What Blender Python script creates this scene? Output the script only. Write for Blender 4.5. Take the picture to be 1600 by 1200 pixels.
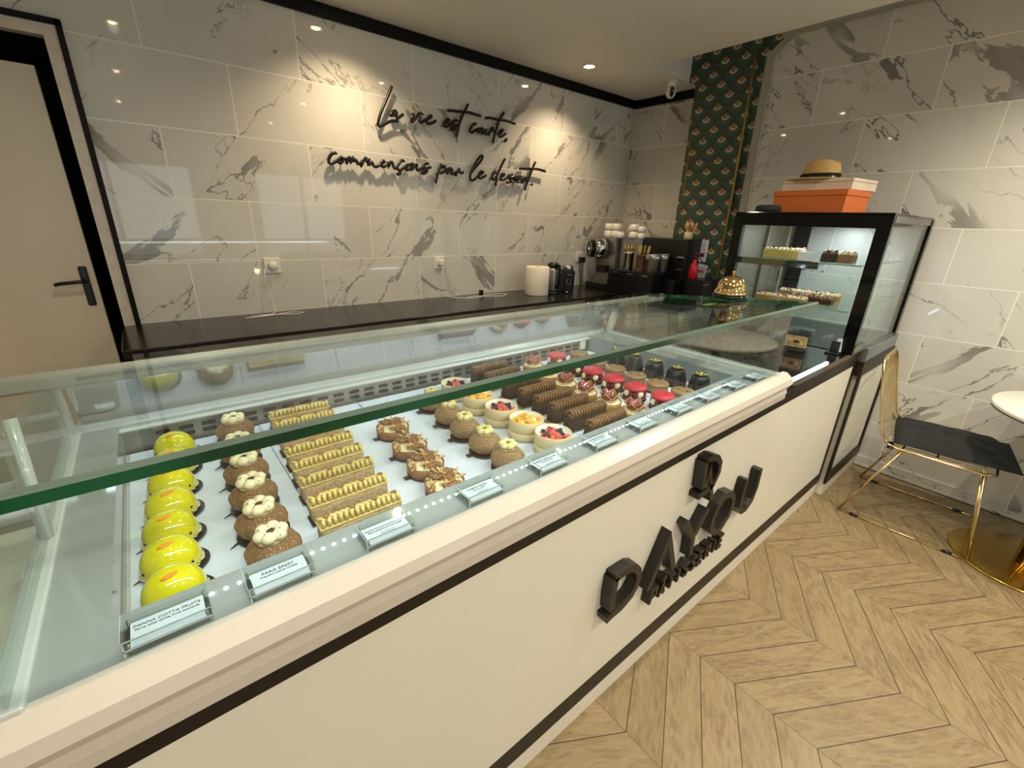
import bpy, bmesh, math, random
from mathutils import Vector, Matrix, noise
random.seed(7)
for o in list(bpy.data.objects): bpy.data.objects.remove(o)
SC = bpy.context.scene
COL = SC.collection
PI = math.pi

# ---------------------------------------------------------------- camera, world, lights, exposure
CAM = dict(f=687.25, yaw=-0.6935, pitch=-0.3558, roll=0.0339, loc=(-3.0691, -2.7824, 1.46))
def make_camera():
    cy, sy = math.cos(CAM['yaw']), math.sin(CAM['yaw']); cp, sp = math.cos(CAM['pitch']), math.sin(CAM['pitch'])
    F = Vector((-sy*cp, cy*cp, sp)); R0 = Vector((cy, sy, 0)); U0 = R0.cross(F)
    cr, sr = math.cos(CAM['roll']), math.sin(CAM['roll'])
    R = R0*cr + U0*sr; U = U0*cr - R0*sr
    cd = bpy.data.cameras.new('camera'); cd.sensor_width = 36; cd.lens = CAM['f']/1600*36
    cd.clip_start = .02; cd.clip_end = 100
    c = bpy.data.objects.new('camera', cd); COL.objects.link(c)
    m = Matrix((R, U, -F)).transposed().to_4x4(); m.translation = Vector(CAM['loc'])
    c.matrix_world = m
    SC.camera = c
make_camera()
SC.view_settings.view_transform = 'Standard'; SC.view_settings.look = 'None'
SC.view_settings.gamma = 1; SC.view_settings.use_curve_mapping = False
SC.view_settings.exposure = 0.5

w = bpy.data.worlds.new('world'); SC.world = w; w.use_nodes = True
wn = w.node_tree.nodes; bg = wn['Background']
bg.inputs[0].default_value = (.93, .96, 1, 1); bg.inputs[1].default_value = 1.5

def spot(name, loc, power, color, deg=70, blend=.6, target=None, r=.025):
    d = bpy.data.lights.new(name, 'SPOT'); d.energy = power; d.color = color; d.spot_size = math.radians(deg)
    d.spot_blend = blend; d.shadow_soft_size = r
    o = bpy.data.objects.new(name, d); COL.objects.link(o); o.location = loc
    t = Vector(target) if target else Vector((loc[0], loc[1], 0))
    o.rotation_euler = (t-Vector(loc)).to_track_quat('-Z', 'Y').to_euler()
    return o
def area(name, loc, sx, sy, power, color, target):
    d = bpy.data.lights.new(name, 'AREA'); d.shape = 'RECTANGLE'; d.size = sx; d.size_y = sy
    d.energy = power; d.color = color
    o = bpy.data.objects.new(name, d); COL.objects.link(o); o.location = loc
    o.rotation_euler = (Vector(target)-Vector(loc)).to_track_quat('-Z', 'Y').to_euler()
    return o
WARM = (1, .78, .5); NEUT = (1, .93, .76); COOL = (.82, .92, 1)
KSPOTS = [(-2.03, -.335), (-.447, -.335)]
RSPOTS = [(-2.93, -2.35), (-1.55, -2.35), (-.3, -2.9), (-2.93, -3.7), (-1.55, -3.7), (-.2, -4.1), (-2.93, -1.1), (-1.3, -1.1)]  # first ones match tile reflections, the rest are added to light the room
CZ = 2.46
RPOW = [30, 36, 54, 56, 62, 58, 15, 13]
for i, (x, y) in enumerate(KSPOTS):
    spot('kitchen_spot_lamp', (x, y, CZ-.03), 30, WARM, 125, 1., (x, y+.12, 0))
for i, (x, y) in enumerate(RSPOTS):
    spot('room_spot_lamp', (x, y, CZ-.03), RPOW[i], NEUT, 155, 1.)
area('case_led_lamp', (-2.34, -1.496, 1.097), 1.8, .016, 1.3, COOL, (-2.34, -1.62, .3))
area('case_led_lamp', (-2.34, -2.205, 1.188), 1.8, .016, 2.0, COOL, (-2.34, -1.9, .6))
area('fridge_led_lamp', (-.03, -1.9, 1.49), .7, .10, 2.6, COOL, (-.03, -1.9, 0))

# ---------------------------------------------------------------- materials
def lin(c):
    r = []
    for v in c:
        v /= 255; r.append(v/12.92 if v <= .04045 else ((v+.055)/1.055)**2.4)
    return tuple(r)+(1,)
class G:
    """small helper around a node tree"""
    def __init__(s, name):
        s.m = bpy.data.materials.new(name); s.m.use_nodes = True; s.t = s.m.node_tree
        s.p = s.t.nodes['Principled BSDF']; s.out = s.t.nodes['Material Output']
    def n(s, kind, **k):
        x = s.t.nodes.new(kind)
        for a, b in k.items(): setattr(x, a, b)
        return x
    def l(s, a, b): s.t.links.new(a, b)
    def put(s, sock, v):
        if hasattr(v, 'is_output'): s.l(v, sock)
        else: sock.default_value = v
    def math(s, op, a, b=0., c=0.):
        x = s.n('ShaderNodeMath', operation=op); s.put(x.inputs[0], a)
        if len(x.inputs) > 1: s.put(x.inputs[1], b)
        if op in ('MULTIPLY_ADD', 'SMOOTH_MIN', 'SMOOTH_MAX', 'COMPARE', 'WRAP', 'PINGPONG') and len(x.inputs) > 2: s.put(x.inputs[2], c)
        return x.outputs[0]
    def mix(s, f, a, b):
        x = s.n('ShaderNodeMix', data_type='RGBA'); s.put(x.inputs[0], f); s.put(x.inputs[6], a); s.put(x.inputs[7], b)
        return x.outputs[2]
    def mr(s, v, a, b, c=0., d=1., smooth=False):
        x = s.n('ShaderNodeMapRange'); x.interpolation_type = 'SMOOTHSTEP' if smooth else 'LINEAR'
        s.put(x.inputs[0], v)
        for i, q in enumerate((a, b, c, d)): s.put(x.inputs[i+1], q)
        return x.outputs[0]
    def noise(s, vec, scale, detail=3, rough=.5, dist=0.):
        x = s.n('ShaderNodeTexNoise'); s.l(vec, x.inputs['Vector']) if vec else None
        x.inputs['Scale'].default_value = scale; x.inputs['Detail'].default_value = detail
        x.inputs['Roughness'].default_value = rough; x.inputs['Distortion'].default_value = dist
        return x.outputs[0]
    def xyz(s, a, b, c):
        x = s.n('ShaderNodeCombineXYZ'); s.put(x.inputs[0], a); s.put(x.inputs[1], b); s.put(x.inputs[2], c); return x.outputs[0]
    def pos(s):
        g = s.n('ShaderNodeNewGeometry'); x = s.n('ShaderNodeSeparateXYZ'); s.l(g.outputs['Position'], x.inputs[0])
        return g.outputs['Position'], x.outputs[0], x.outputs[1], x.outputs[2]
    def objc(s): return s.n('ShaderNodeTexCoord').outputs['Object']
    def bump(s, h, strength=.3, dist=.005):
        x = s.n('ShaderNodeBump'); x.inputs['Strength'].default_value = strength; x.inputs['Distance'].default_value = dist
        s.l(h, x.inputs['Height']); s.l(x.outputs[0], s.p.inputs['Normal'])
_M = {}
def pm(name, rgb, rough=.5, metal=0., var=.06, vs=30., bump=0., bs=80., coat=0., rgb2=None, trans=0., sss=0., emit=None, es=0., spec=.5):
    if name in _M: return _M[name]
    g = G(name); c = lin(rgb)
    oc = g.objc(); nz = g.noise(oc, vs, 4)
    c2 = lin(rgb2) if rgb2 else tuple(min(1, v*(1-var*2)) for v in c[:3])+(1,)
    g.l(g.mix(g.mr(nz, .35, .65), c, c2), g.p.inputs['Base Color'])
    g.p.inputs['Roughness'].default_value = rough; g.p.inputs['Metallic'].default_value = metal
    g.p.inputs['Coat Weight'].default_value = coat; g.p.inputs['Specular IOR Level'].default_value = spec
    g.p.inputs['Coat Roughness'].default_value = .05
    if trans: g.p.inputs['Transmission Weight'].default_value = trans
    if sss: g.p.inputs['Subsurface Weight'].default_value = sss; g.p.inputs['Subsurface Scale'].default_value = .01
    if bump: g.bump(g.noise(oc, bs, 5, .6), bump, .004)
    if emit: g.p.inputs['Emission Color'].default_value = lin(emit); g.p.inputs['Emission Strength'].default_value = es
    _M[name] = g.m; return g.m
def glass_mat(name, tint, base=.045, gain=1.0, rough=0.):
    g = G(name); g.t.nodes.remove(g.p)
    tr = g.n('ShaderNodeBsdfTransparent'); tr.inputs[0].default_value = lin(tint)
    gl = g.n('ShaderNodeBsdfGlossy'); gl.inputs['Roughness'].default_value = rough; gl.inputs['Color'].default_value = (1, 1, 1, 1)
    lw = g.n('ShaderNodeLayerWeight'); lw.inputs[0].default_value = .5
    f = g.math('MULTIPLY_ADD', g.math('POWER', lw.outputs['Facing'], 5.), .6*gain, base)
    f = g.math('MINIMUM', f, 1.)
    mx = g.n('ShaderNodeMixShader'); g.l(f, mx.inputs[0]); g.l(tr.outputs[0], mx.inputs[1]); g.l(gl.outputs[0], mx.inputs[2])
    g.l(mx.outputs[0], g.out.inputs[0]); return g.m
def mirror_panel_mat(name, rgb, fac):
    g = G(name); g.p.inputs['Base Color'].default_value = lin(rgb); g.p.inputs['Roughness'].default_value = .35
    gl = g.n('ShaderNodeBsdfGlossy'); gl.inputs['Roughness'].default_value = .01; gl.inputs['Color'].default_value = (.95, .95, .95, 1)
    tx = g.noise(g.objc(), 3, 2); f = g.mr(tx, 0, 1, fac*.95, fac*1.05)
    mx = g.n('ShaderNodeMixShader'); g.l(f, mx.inputs[0]); g.l(g.p.outputs[0], mx.inputs[1]); g.l(gl.outputs[0], mx.inputs[2])
    g.l(mx.outputs[0], g.out.inputs[0]); return g.m

def marble_tiles(name, axis, v0, rh, tw, ueven, uodd):
    """polished white marble tiles in half bond, grey veins that restart on every tile"""
    g = G(name); P, X, Y, Z = g.pos(); u = X if axis == 'x' else Y
    k = g.math('FLOOR', g.math('DIVIDE', g.math('SUBTRACT', Z, v0), rh))
    fv = g.math('FRACT', g.math('DIVIDE', g.math('SUBTRACT', Z, v0), rh))
    par = g.math('FLOORED_MODULO', k, 2.)
    off = g.math('MULTIPLY_ADD', par, uodd-ueven, ueven)
    uu = g.math('DIVIDE', g.math('SUBTRACT', u, off), tw)
    ku = g.math('FLOOR', uu); fu = g.math('FRACT', uu)
    wn_ = g.n('ShaderNodeTexWhiteNoise', noise_dimensions='3D'); g.l(g.xyz(ku, k, 3.3), wn_.inputs['Vector'])
    sp = g.n('ShaderNodeSeparateXYZ'); 
    sc = g.n('ShaderNodeSeparateColor'); g.l(wn_.outputs['Color'], sc.inputs[0])
    fl = g.math('MULTIPLY_ADD', g.math('GREATER_THAN', sc.outputs[2], .72), -2., 1.)
    # local coordinates, rotated so that veins run on the diagonal
    lu = g.math('MULTIPLY', g.math('MULTIPLY', g.math('SUBTRACT', fu, .5), tw), fl)
    lv = g.math('MULTIPLY', g.math('SUBTRACT', fv, .5), rh)
    a = g.math('ADD', g.math('MULTIPLY', lu, .72), g.math('MULTIPLY', lv, .69))
    b = g.math('SUBTRACT', g.math('MULTIPLY', lv, .72), g.math('MULTIPLY', lu, .69))
    p = g.xyz(g.math('MULTIPLY_ADD', sc.outputs[0], 17., g.math('MULTIPLY', a, .5)), g.math('MULTIPLY_ADD', sc.outputs[1], 23., g.math('MULTIPLY', b, 1.45)), g.math('MULTIPLY', sc.outputs[2], 9.))
    if hasattr(p, 'is_output'): pass
    n1 = g.noise(p, 1.7, 7, .56, .25)
    n2 = g.noise(p, 2.9, 6, .55, .2)
    n3 = g.noise(p, 3.0, 2, .5)
    wd = g.mr(n3, .53, .68, .0045, .038, True)
    d1 = g.math('ABSOLUTE', g.math('SUBTRACT', n1, .5))
    v1 = g.math('SUBTRACT', 1., g.mr(d1, g.math('MULTIPLY', wd, .8), wd, 0, 1))
    br = g.mr(g.noise(p, 2.6, 2, .5), .36, .48)
    v1 = g.math('MULTIPLY', v1, br)
    d2 = g.math('ABSOLUTE', g.math('SUBTRACT', n2, .54))
    v2 = g.math('MULTIPLY', g.math('SUBTRACT', 1., g.mr(d2, 0., .007)), g.mr(g.noise(p, 1.7, 2), .5, .62, 0, .55))
    vein = g.math('MAXIMUM', g.math('MULTIPLY', v1, g.mr(n2, .3, .7, .5, .95)), v2)
    cloud = g.noise(p, 1.3, 4)
    base = g.mix(g.mr(cloud, .35, .7), lin((214, 210, 201)), lin((203, 198, 190)))
    col = g.mix(g.math('MULTIPLY', vein, .95), base, lin((102, 98, 95)))
    gw = .0022
    du = g.math('MULTIPLY', g.math('MINIMUM', fu, g.math('SUBTRACT', 1., fu)), tw)
    dv = g.math('MULTIPLY', g.math('MINIMUM', fv, g.math('SUBTRACT', 1., fv)), rh)
    gr = g.math('LESS_THAN', g.math('MINIMUM', du, dv), gw)
    col = g.mix(gr, col, lin((236, 231, 218)))
    g.l(col, g.p.inputs['Base Color'])
    g.l(g.math('MULTIPLY_ADD', gr, .5, .035), g.p.inputs['Roughness'])
    g.p.inputs['Specular IOR Level'].default_value = .55
    return g.m
def chevron_floor(name):
    g = G(name); P, X, Y, Z = g.pos(); cw = .4195; x0 = -.9395; bw = .1255
    q = g.math('DIVIDE', g.math('SUBTRACT', X, x0), cw)
    kc = g.math('FLOOR', q); fc = g.math('FRACT', q)
    d = g.math('MULTIPLY', g.math('PINGPONG', q, 1.), cw)
    v = g.math('DIVIDE', g.math('ADD', g.math('MULTIPLY_ADD', d, .575, Y), 2.474), bw)
    kb = g.math('FLOOR', v); fb = g.math('FRACT', v)
    wn_ = g.n('ShaderNodeTexWhiteNoise', noise_dimensions='3D'); g.l(g.xyz(kc, kb, 1.7), wn_.inputs['Vector'])
    sc = g.n('ShaderNodeSeparateColor'); g.l(wn_.outputs['Color'], sc.inputs[0])
    # along-board coordinate and across-board coordinate
    al = g.math('DIVIDE', d, .867); ac = g.math('MULTIPLY', fb, bw*.867)
    p = g.xyz(g.math('MULTIPLY_ADD', sc.outputs[0], 31., g.math('MULTIPLY', al, 1.0)), g.math('MULTIPLY_ADD', sc.outputs[1], 17., g.math('MULTIPLY', ac, 4.2)), g.math('MULTIPLY', sc.outputs[2], 5.))
    n1 = g.noise(p, 3.2, 4, .55, .6)
    rings = g.math('PINGPONG', g.math('MULTIPLY', n1, 9.), 1.)
    fine = g.noise(p, 26., 4, .6)
    col = g.mix(g.mr(rings, .2, .9), lin((146, 126, 91)), lin((122, 102, 71)))
    col = g.mix(g.mr(fine, .35, .72, 0, .7), col, lin((168, 149, 114)))
    col = g.mix(g.math('MULTIPLY', sc.outputs[2], .35), col, lin((136, 116, 82)))
    e = g.math('MULTIPLY', g.math('MINIMUM', fb, g.math('SUBTRACT', 1., fb)), bw)
    e2 = g.math('MULTIPLY', g.math('MINIMUM', fc, g.math('SUBTRACT', 1., fc)), cw)
    gap = g.math('MAXIMUM', g.math('LESS_THAN', e, .0016), g.math('LESS_THAN', e2, .0008))
    col = g.mix(gap, col, lin((60, 44, 30)))
    g.l(col, g.p.inputs['Base Color']); g.p.inputs['Roughness'].default_value = .42
    g.bump(fine, .06, .002)
    return g.m
def fan_paper(name):
    g = G(name); P, X, Y, Z = g.pos(); w = .143; h = .07; R = .0865
    u = g.math('SUBTRACT', Y, g.math('MULTIPLY', X, 1.))
    vz = g.math('SUBTRACT', Z, 1.506)
    rA = g.math('CEIL', g.math('DIVIDE', vz, h))
    def cell(r):
        par = g.math('FLOORED_MODULO', r, 2.)
        uu = g.math('SUBTRACT', g.math('DIVIDE', u, w), g.math('MULTIPLY', par, .5))
        du = g.math('MULTIPLY', g.math('SUBTRACT', g.math('FRACT', g.math('ADD', uu, .5)), .5), w)
        dv = g.math('SUBTRACT', g.math('MULTIPLY', r, h), vz)
        dd = g.math('SQRT', g.math('ADD', g.math('MULTIPLY', du, du), g.math('MULTIPLY', dv, dv)))
        return dd, g.math('ARCTAN2', du, dv)
    dA, aA = cell(rA); dB, aB = cell(g.math('SUBTRACT', rA, 1.))
    dC, aC = cell(g.math('ADD', rA, 1.))
    def sel(c, x, y): return g.math('ADD', g.math('MULTIPLY', x, c), g.math('MULTIPLY', y, g.math('SUBTRACT', 1., c)))
    inA = g.math('LESS_THAN', dA, R); inC = g.math('LESS_THAN', dC, R)
    d = sel(inC, dC, sel(inA, dA, dB)); an = sel(inC, aC, sel(inA, aA, aB))
    ray = g.math('ABSOLUTE', g.math('SINE', g.math('MULTIPLY', an, 17.)))
    raym = g.math('MULTIPLY', g.math('LESS_THAN', ray, .34), g.math('GREATER_THAN', d, .027))
    col = g.mix(g.mr(d, .026, .082), lin((50, 86, 72)), lin((14, 24, 23)))
    col = g.mix(g.math('MULTIPLY', raym, .85), col, lin((122, 146, 118)))
    col = g.mix(g.math('GREATER_THAN', d, .0838), col, lin((10, 16, 15)))
    col = g.mix(g.math('LESS_THAN', d, .0285), col, lin((244, 236, 208)))
    col = g.mix(g.math('LESS_THAN', d, .0235), col, lin((152, 118, 86)))
    g.l(col, g.p.inputs['Base Color']); g.p.inputs['Roughness'].default_value = .5
    return g.m

def crackle_mat(name, rgb, rgb2, scale=170):
    g = G(name); oc = g.objc(); nz = g.noise(oc, 60, 3)
    v = g.n('ShaderNodeTexVoronoi', feature='DISTANCE_TO_EDGE'); v.inputs['Scale'].default_value = scale
    wv = g.n('ShaderNodeVectorMath', operation='ADD'); n_ = g.n('ShaderNodeTexNoise'); n_.inputs['Scale'].default_value = 120; g.l(oc, n_.inputs['Vector'])
    sc = g.n('ShaderNodeVectorMath', operation='SCALE'); g.l(n_.outputs['Color'], sc.inputs[0]); sc.inputs['Scale'].default_value = .006
    g.l(oc, wv.inputs[0]); g.l(sc.outputs[0], wv.inputs[1]); g.l(wv.outputs[0], v.inputs['Vector'])
    e = g.mr(v.outputs['Distance'], 0, .22, 0, 1, True)
    base = g.mix(g.mr(nz, .35, .65), lin(rgb), lin(rgb2)); dk = tuple(c*.62 for c in lin(rgb2)[:3])+(1,)
    g.l(g.mix(e, dk, base), g.p.inputs['Base Color']); g.p.inputs['Roughness'].default_value = .75
    g.bump(e, .8, .0015); return g.m

M_BACK = marble_tiles('polished_marble_tile_back', 'x', 1.809-.2995*20, .2995, .641, -2.573, -2.246)
M_RIGHT = marble_tiles('polished_marble_tile_right', 'y', .905-.295*20, .295, .585, -1.49, -1.78)
M_FLOOR = chevron_floor('oak_chevron_floor')
M_FAN = fan_paper('green_fan_wallpaper')
M_CEIL = pm('ceiling_paint', (232, 226, 214), .8, var=.02, vs=2)
M_WALLP = pm('wall_paint', (205, 200, 190), .7, var=.02, vs=2)
M_STRIP = pm('grey_paint_strip', (176, 173, 163), .6, var=.03, vs=4)
M_BLACKTRIM = pm('black_paint', (9, 8, 8), .5, var=.1, spec=.2)
M_BLACKTOP = pm('black_worktop', (24, 21, 19), .22, var=.15, vs=60)
M_CREAM = pm('cream_panel', (230, 224, 207), .35, var=.015, vs=3)
M_BROWN = pm('dark_brown_frame', (34, 27, 19), .4, var=.1, vs=20, spec=.3)
M_WKICK = pm('white_kick', (232, 224, 208), .4, var=.02, vs=5)
M_RAIL = pm('blush_rail', (206, 195, 182), .22, var=.02, vs=6, coat=.15)
M_WHITEM = pm('white_lacquer', (194, 197, 194), .18, var=.02, vs=8, coat=.3)
M_LEDGE = pm('white_glossy_ledge', (150, 154, 153), .1, var=.02, vs=8, coat=.1)
M_STEEL = pm('brushed_steel', (170, 168, 164), .28, 1, var=.08, vs=40)
M_STEELD = pm('grey_steel_plate', (150, 146, 140), .3, .7, var=.05, vs=30)
M_CHROME = pm('chrome', (210, 208, 204), .06, 1, var=.02)
M_GOLD = pm('polished_gold', (226, 198, 138), .12, 1, var=.04)
M_GOLDL = pm('light_gold_wire', (226, 200, 148), .16, 1, var=.04)
M_BRASS = pm('brass_strip', (168, 138, 62), .35, .6, var=.05)
M_BLACK = pm('black_plastic', (16, 15, 15), .3, var=.1)
M_BLACKG = pm('black_gloss', (9, 9, 10), .08, var=.05)
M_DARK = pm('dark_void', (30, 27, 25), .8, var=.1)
M_PAPER = pm('white_tray_paper', (216, 224, 240), .6, var=.03, vs=6)
M_CARD = pm('white_card', (228, 228, 236), .6, var=.01)
M_INK = pm('blue_black_ink', (66, 68, 96), .7, var=.02)
M_WPLAST = pm('white_plastic', (226, 222, 212), .35, var=.02)
M_GLASS = glass_mat('clear_pane', (246, 250, 248), .035)
M_GLASST = glass_mat('top_pane', (245, 250, 247), .03, .6)
M_GEDGE = pm('green_glass_edge', (4, 84, 50), .15, var=.3, vs=6, coat=.3)
M_GBEV = pm('polished_glass_chamfer', (118, 134, 124), .08, .3, var=.1, vs=6)
M_ACRYL = glass_mat('clear_acrylic', (251, 254, 253), .07, 1.0)
M_ACEDGE = pm('acrylic_bright_edge', (206, 226, 226), .1, var=.1, vs=60, coat=.5)
M_LED = pm('led_reflection_dot', (255, 255, 255), .3, emit=(240, 248, 255), es=13)
M_GLOW = pm('cool_white_glow', (255, 255, 255), .3, emit=(225, 238, 255), es=7)
M_BULB = pm('lamp_bulb', (255, 240, 210), .3, emit=(255, 226, 178), es=26)

# ---------------------------------------------------------------- mesh helpers
class MB:
    def __init__(s): s.v = []; s.f = []; s.sm = []; s.mi = []; s.m = 0
    def add(s, vs, fs, smooth=False):
        b = len(s.v); s.v += [tuple(v) for v in vs]
        for f in fs: s.f.append([b+i for i in f]); s.sm.append(smooth); s.mi.append(s.m)
        return s
    def box(s, x0, x1, y0, y1, z0, z1, M=None):
        v = [Vector((x, y, z)) for z in (z0, z1) for y in (y0, y1) for x in (x0, x1)]
        if M: v = [M @ q for q in v]
        return s.add(v, [(0, 2, 3, 1), (4, 5, 7, 6), (0, 1, 5, 4), (2, 6, 7, 3), (0, 4, 6, 2), (1, 3, 7, 5)])
    def bbox(s, x0, x1, y0, y1, z0, z1, r=.004, M=None):
        """box with chamfered edges"""
        bm = bmesh.new(); bmesh.ops.create_cube(bm, size=1)
        for q in bm.verts: q.co = Vector(((x0+x1)/2+q.co.x*(x1-x0), (y0+y1)/2+q.co.y*(y1-y0), (z0+z1)/2+q.co.z*(z1-z0)))
        bmesh.ops.bevel(bm, geom=bm.edges[:], offset=r, segments=2, affect='EDGES', profile=.5)
        bm.verts.ensure_lookup_table(); bm.verts.index_update()
        vs = [(M @ q.co) if M else q.co.copy() for q in bm.verts]; fs = [[q.index for q in f.verts] for f in bm.faces]
        bm.free(); return s.add(vs, fs)
    def lathe(s, prof, c=(0, 0, 0), n=32, M=None, smooth=True, cap=True, rx=1, ry=1, wob=None):
        vs = []; fs = []
        for j, (r, z) in enumerate(prof):
            for i in range(n):
                a = 2*PI*i/n; k = r*(wob(a, j) if wob else 1)
                q = Vector((c[0]+k*rx*math.cos(a), c[1]+k*ry*math.sin(a), c[2]+z)); vs.append(M @ q if M else q)
        for j in range(len(prof)-1):
            for i in range(n):
                a, b = j*n+i, j*n+(i+1) % n
                fs.append((a, b, b+n, a+n))
        s.add(vs, fs, smooth)
        if cap:
            b = len(s.v)-len(vs)
            if prof[0][0] > 1e-5: s.f.append([b+i for i in range(n)][::-1]); s.sm.append(False); s.mi.append(s.m)
            if prof[-1][0] > 1e-5: s.f.append([b+(len(prof)-1)*n+i for i in range(n)]); s.sm.append(False); s.mi.append(s.m)
        return s
    def cyl(s, c, r, h, n=24, **k): return s.lathe([(r, 0), (r, h)], c, n, **k)
    def ball(s, c, r, n=14, m=9, bump=0., bf=20., seed=0, M=None, half=False):
        rx, ry, rz = (r, r, r) if isinstance(r, (int, float)) else r
        vs = []; fs = []
        for j in range(m+1):
            t = (PI/2 if half else PI)*j/m
            for i in range(n):
                a = 2*PI*i/n
                d = Vector((math.sin(t)*math.cos(a), math.sin(t)*math.sin(a), math.cos(t)))
                k = 1+(bump*noise.noise(d*bf*.1+Vector((seed*3.1, seed, 0))) if bump else 0)
                q = Vector((c[0]+d.x*rx*k, c[1]+d.y*ry*k, c[2]+d.z*rz*k)); vs.append(M @ q if M else q)
        for j in range(m):
            for i in range(n):
                a, b = j*n+i, j*n+(i+1) % n
                fs.append((a, a+n, b+n, b))
        s.add(vs, fs, True)
        if half:
            b = len(s.v)-n; s.f.append([b+i for i in range(n)][::-1]); s.sm.append(False); s.mi.append(s.m)
        return s
    def tube(s, pts, r, n=8, closed=False, flat=None):
        P = [Vector(p) for p in pts]; N = len(P); vs = []; fs = []
        up = None
        for i, p in enumerate(P):
            if closed: t = P[(i+1) % N]-P[i-1]
            else: t = (P[min(i+1, N-1)]-P[max(i-1, 0)])
            t = t.normalized() if t.length > 1e-9 else Vector((0, 0, 1))
            if up is None:
                up = Vector((0, 0, 1)) if abs(t.z) < .9 else Vector((1, 0, 0))
            a = t.cross(up); a = a.normalized() if a.length > 1e-6 else t.orthogonal().normalized()
            b = a.cross(t).normalized(); up = b
            rr = r[i] if isinstance(r, (list, tuple)) else r
            for k in range(n):
                an = 2*PI*k/n
                vs.append(p+a*(rr*math.cos(an))+b*(rr*math.sin(an)))
        m = N if closed else N-1
        for i in range(m):
            for k in range(n):
                a0 = i*n+k; b0 = i*n+(k+1) % n; a1 = ((i+1) % N)*n+k; b1 = ((i+1) % N)*n+(k+1) % n
                fs.append((a0, b0, b1, a1))
        if not closed: fs.append(tuple(range(n))[::-1]); fs.append(tuple((N-1)*n+k for k in range(n)))
        return s.add(vs, fs, True)
    def prism(s, poly, a0, a1, axis='x', smooth=False):
        """poly in the other two axes, extruded along axis from a0 to a1"""
        n = len(poly)
        def mk(t, p):
            return {'x': (t, p[0], p[1]), 'y': (p[0], t, p[1]), 'z': (p[0], p[1], t)}[axis]
        vs = [mk(a0, p) for p in poly]+[mk(a1, p) for p in poly]
        fs = [tuple(range(n))[::-1], tuple(range(n, 2*n))]+[(i, (i+1) % n, n+(i+1) % n, n+i) for i in range(n)]
        return s.add(vs, fs, smooth)
    def ribbon(s, pts, w, y0, y1):
        """flat letter stroke in the xz plane with thickness in y, mitred at the corners"""
        P = [Vector((p[0], p[1])) for p in pts]; N = len(P); L = []; Rr = []
        closed = (P[0]-P[-1]).length < 1e-4 and N > 3
        if closed: P = P[:-1]; N -= 1
        for i in range(N):
            if closed: d0 = (P[i]-P[i-1]).normalized(); d1 = (P[(i+1) % N]-P[i]).normalized()
            else:
                d0 = (P[i]-P[max(i-1, 0)]); d1 = (P[min(i+1, N-1)]-P[i])
                if d0.length < 1e-9: d0 = d1
                if d1.length < 1e-9: d1 = d0
                d0 = d0.normalized(); d1 = d1.normalized()
            n0 = Vector((-d0.y, d0.x)); n1 = Vector((-d1.y, d1.x)); m = n0+n1
            if m.length < .3: m = n0
            m.normalize(); k = w/2/max(.45, m.dot(n0))
            L.append(P[i]+m*k); Rr.append(P[i]-m*k)
        vs = []
        for i in range(N): vs += [(L[i].x, y0, L[i].y), (Rr[i].x, y0, Rr[i].y), (Rr[i].x, y1, Rr[i].y), (L[i].x, y1, L[i].y)]
        fs = []
        for i in range(N if closed else N-1):
            a = 4*i; b = 4*((i+1) % N)
            for k in range(4): fs.append((a+k, b+k, b+(k+1) % 4, a+(k+1) % 4))
        if not closed: fs += [(0, 1, 2, 3), (4*N-1, 4*N-2, 4*N-3, 4*N-4)]
        return s.add(vs, fs)
    def mesh(s, name, mats):
        me = bpy.data.meshes.new(name); me.from_pydata(s.v, [], s.f); me.update()
        if not isinstance(mats, (list, tuple)): mats = [mats]
        for m in mats: me.materials.append(m)
        me.polygons.foreach_set('use_smooth', s.sm); me.polygons.foreach_set('material_index', s.mi)
        bm = bmesh.new(); bm.from_mesh(me); bmesh.ops.recalc_face_normals(bm, faces=bm.faces[:]); bm.to_mesh(me); bm.free()
        me.update(); return me
    def obj(s, name, mats, parent=None, sub=0, bevel=0.):
        o = bpy.data.objects.new(name, s.mesh(name, mats)); COL.objects.link(o)
        if parent: o.parent = parent
        if bevel:
            b = o.modifiers.new('b', 'BEVEL'); b.width = bevel; b.segments = 2; b.limit_method = 'ANGLE'
        if sub:
            b = o.modifiers.new('s', 'SUBSURF'); b.levels = sub; b.render_levels = sub
        return o
def tag(o, label=None, cat=None, group=None, kind=None):
    if label: o['label'] = label
    if cat: o['category'] = cat
    if group: o['group'] = group
    if kind: o['kind'] = kind
    return o
def thing(name, label, cat, loc=(0, 0, 0), rz=0., group=None):
    o = bpy.data.objects.new(name, None); COL.objects.link(o); o.location = loc; o.rotation_euler = (0, 0, rz)
    o.empty_display_size = .05
    return tag(o, label, cat, group)
def struct(o): o['kind'] = 'structure'; return o
KIDS = {}
def kids(o): return [c for c in bpy.data.objects if c.parent == o]
def dup(o, loc=None, rz=None, label=None, group=None, parent=None, _k=None):
    c = o.copy(); COL.objects.link(c)
    if parent: c.parent = parent
    if loc is not None: c.location = loc
    if rz is not None: c.rotation_euler = (0, 0, rz)
    if label: c['label'] = label
    if group: c['group'] = group
    for ch in kids(o): dup(ch, parent=c)
    return c
def text_mesh(body, size, align='CENTER'):
    cu = bpy.data.curves.new('t', 'FONT'); cu.body = body; cu.size = size; cu.align_x = align; cu.extrude = .0002
    o = bpy.data.objects.new('t', cu); COL.objects.link(o); bpy.context.view_layer.update()
    me = bpy.data.meshes.new_from_object(o.evaluated_get(bpy.context.evaluated_depsgraph_get()))
    bpy.data.objects.remove(o); return me
ORD = ['first', 'second', 'third', 'fourth', 'fifth', 'sixth', 'seventh', 'eighth', 'ninth', 'tenth', 'eleventh']
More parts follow.
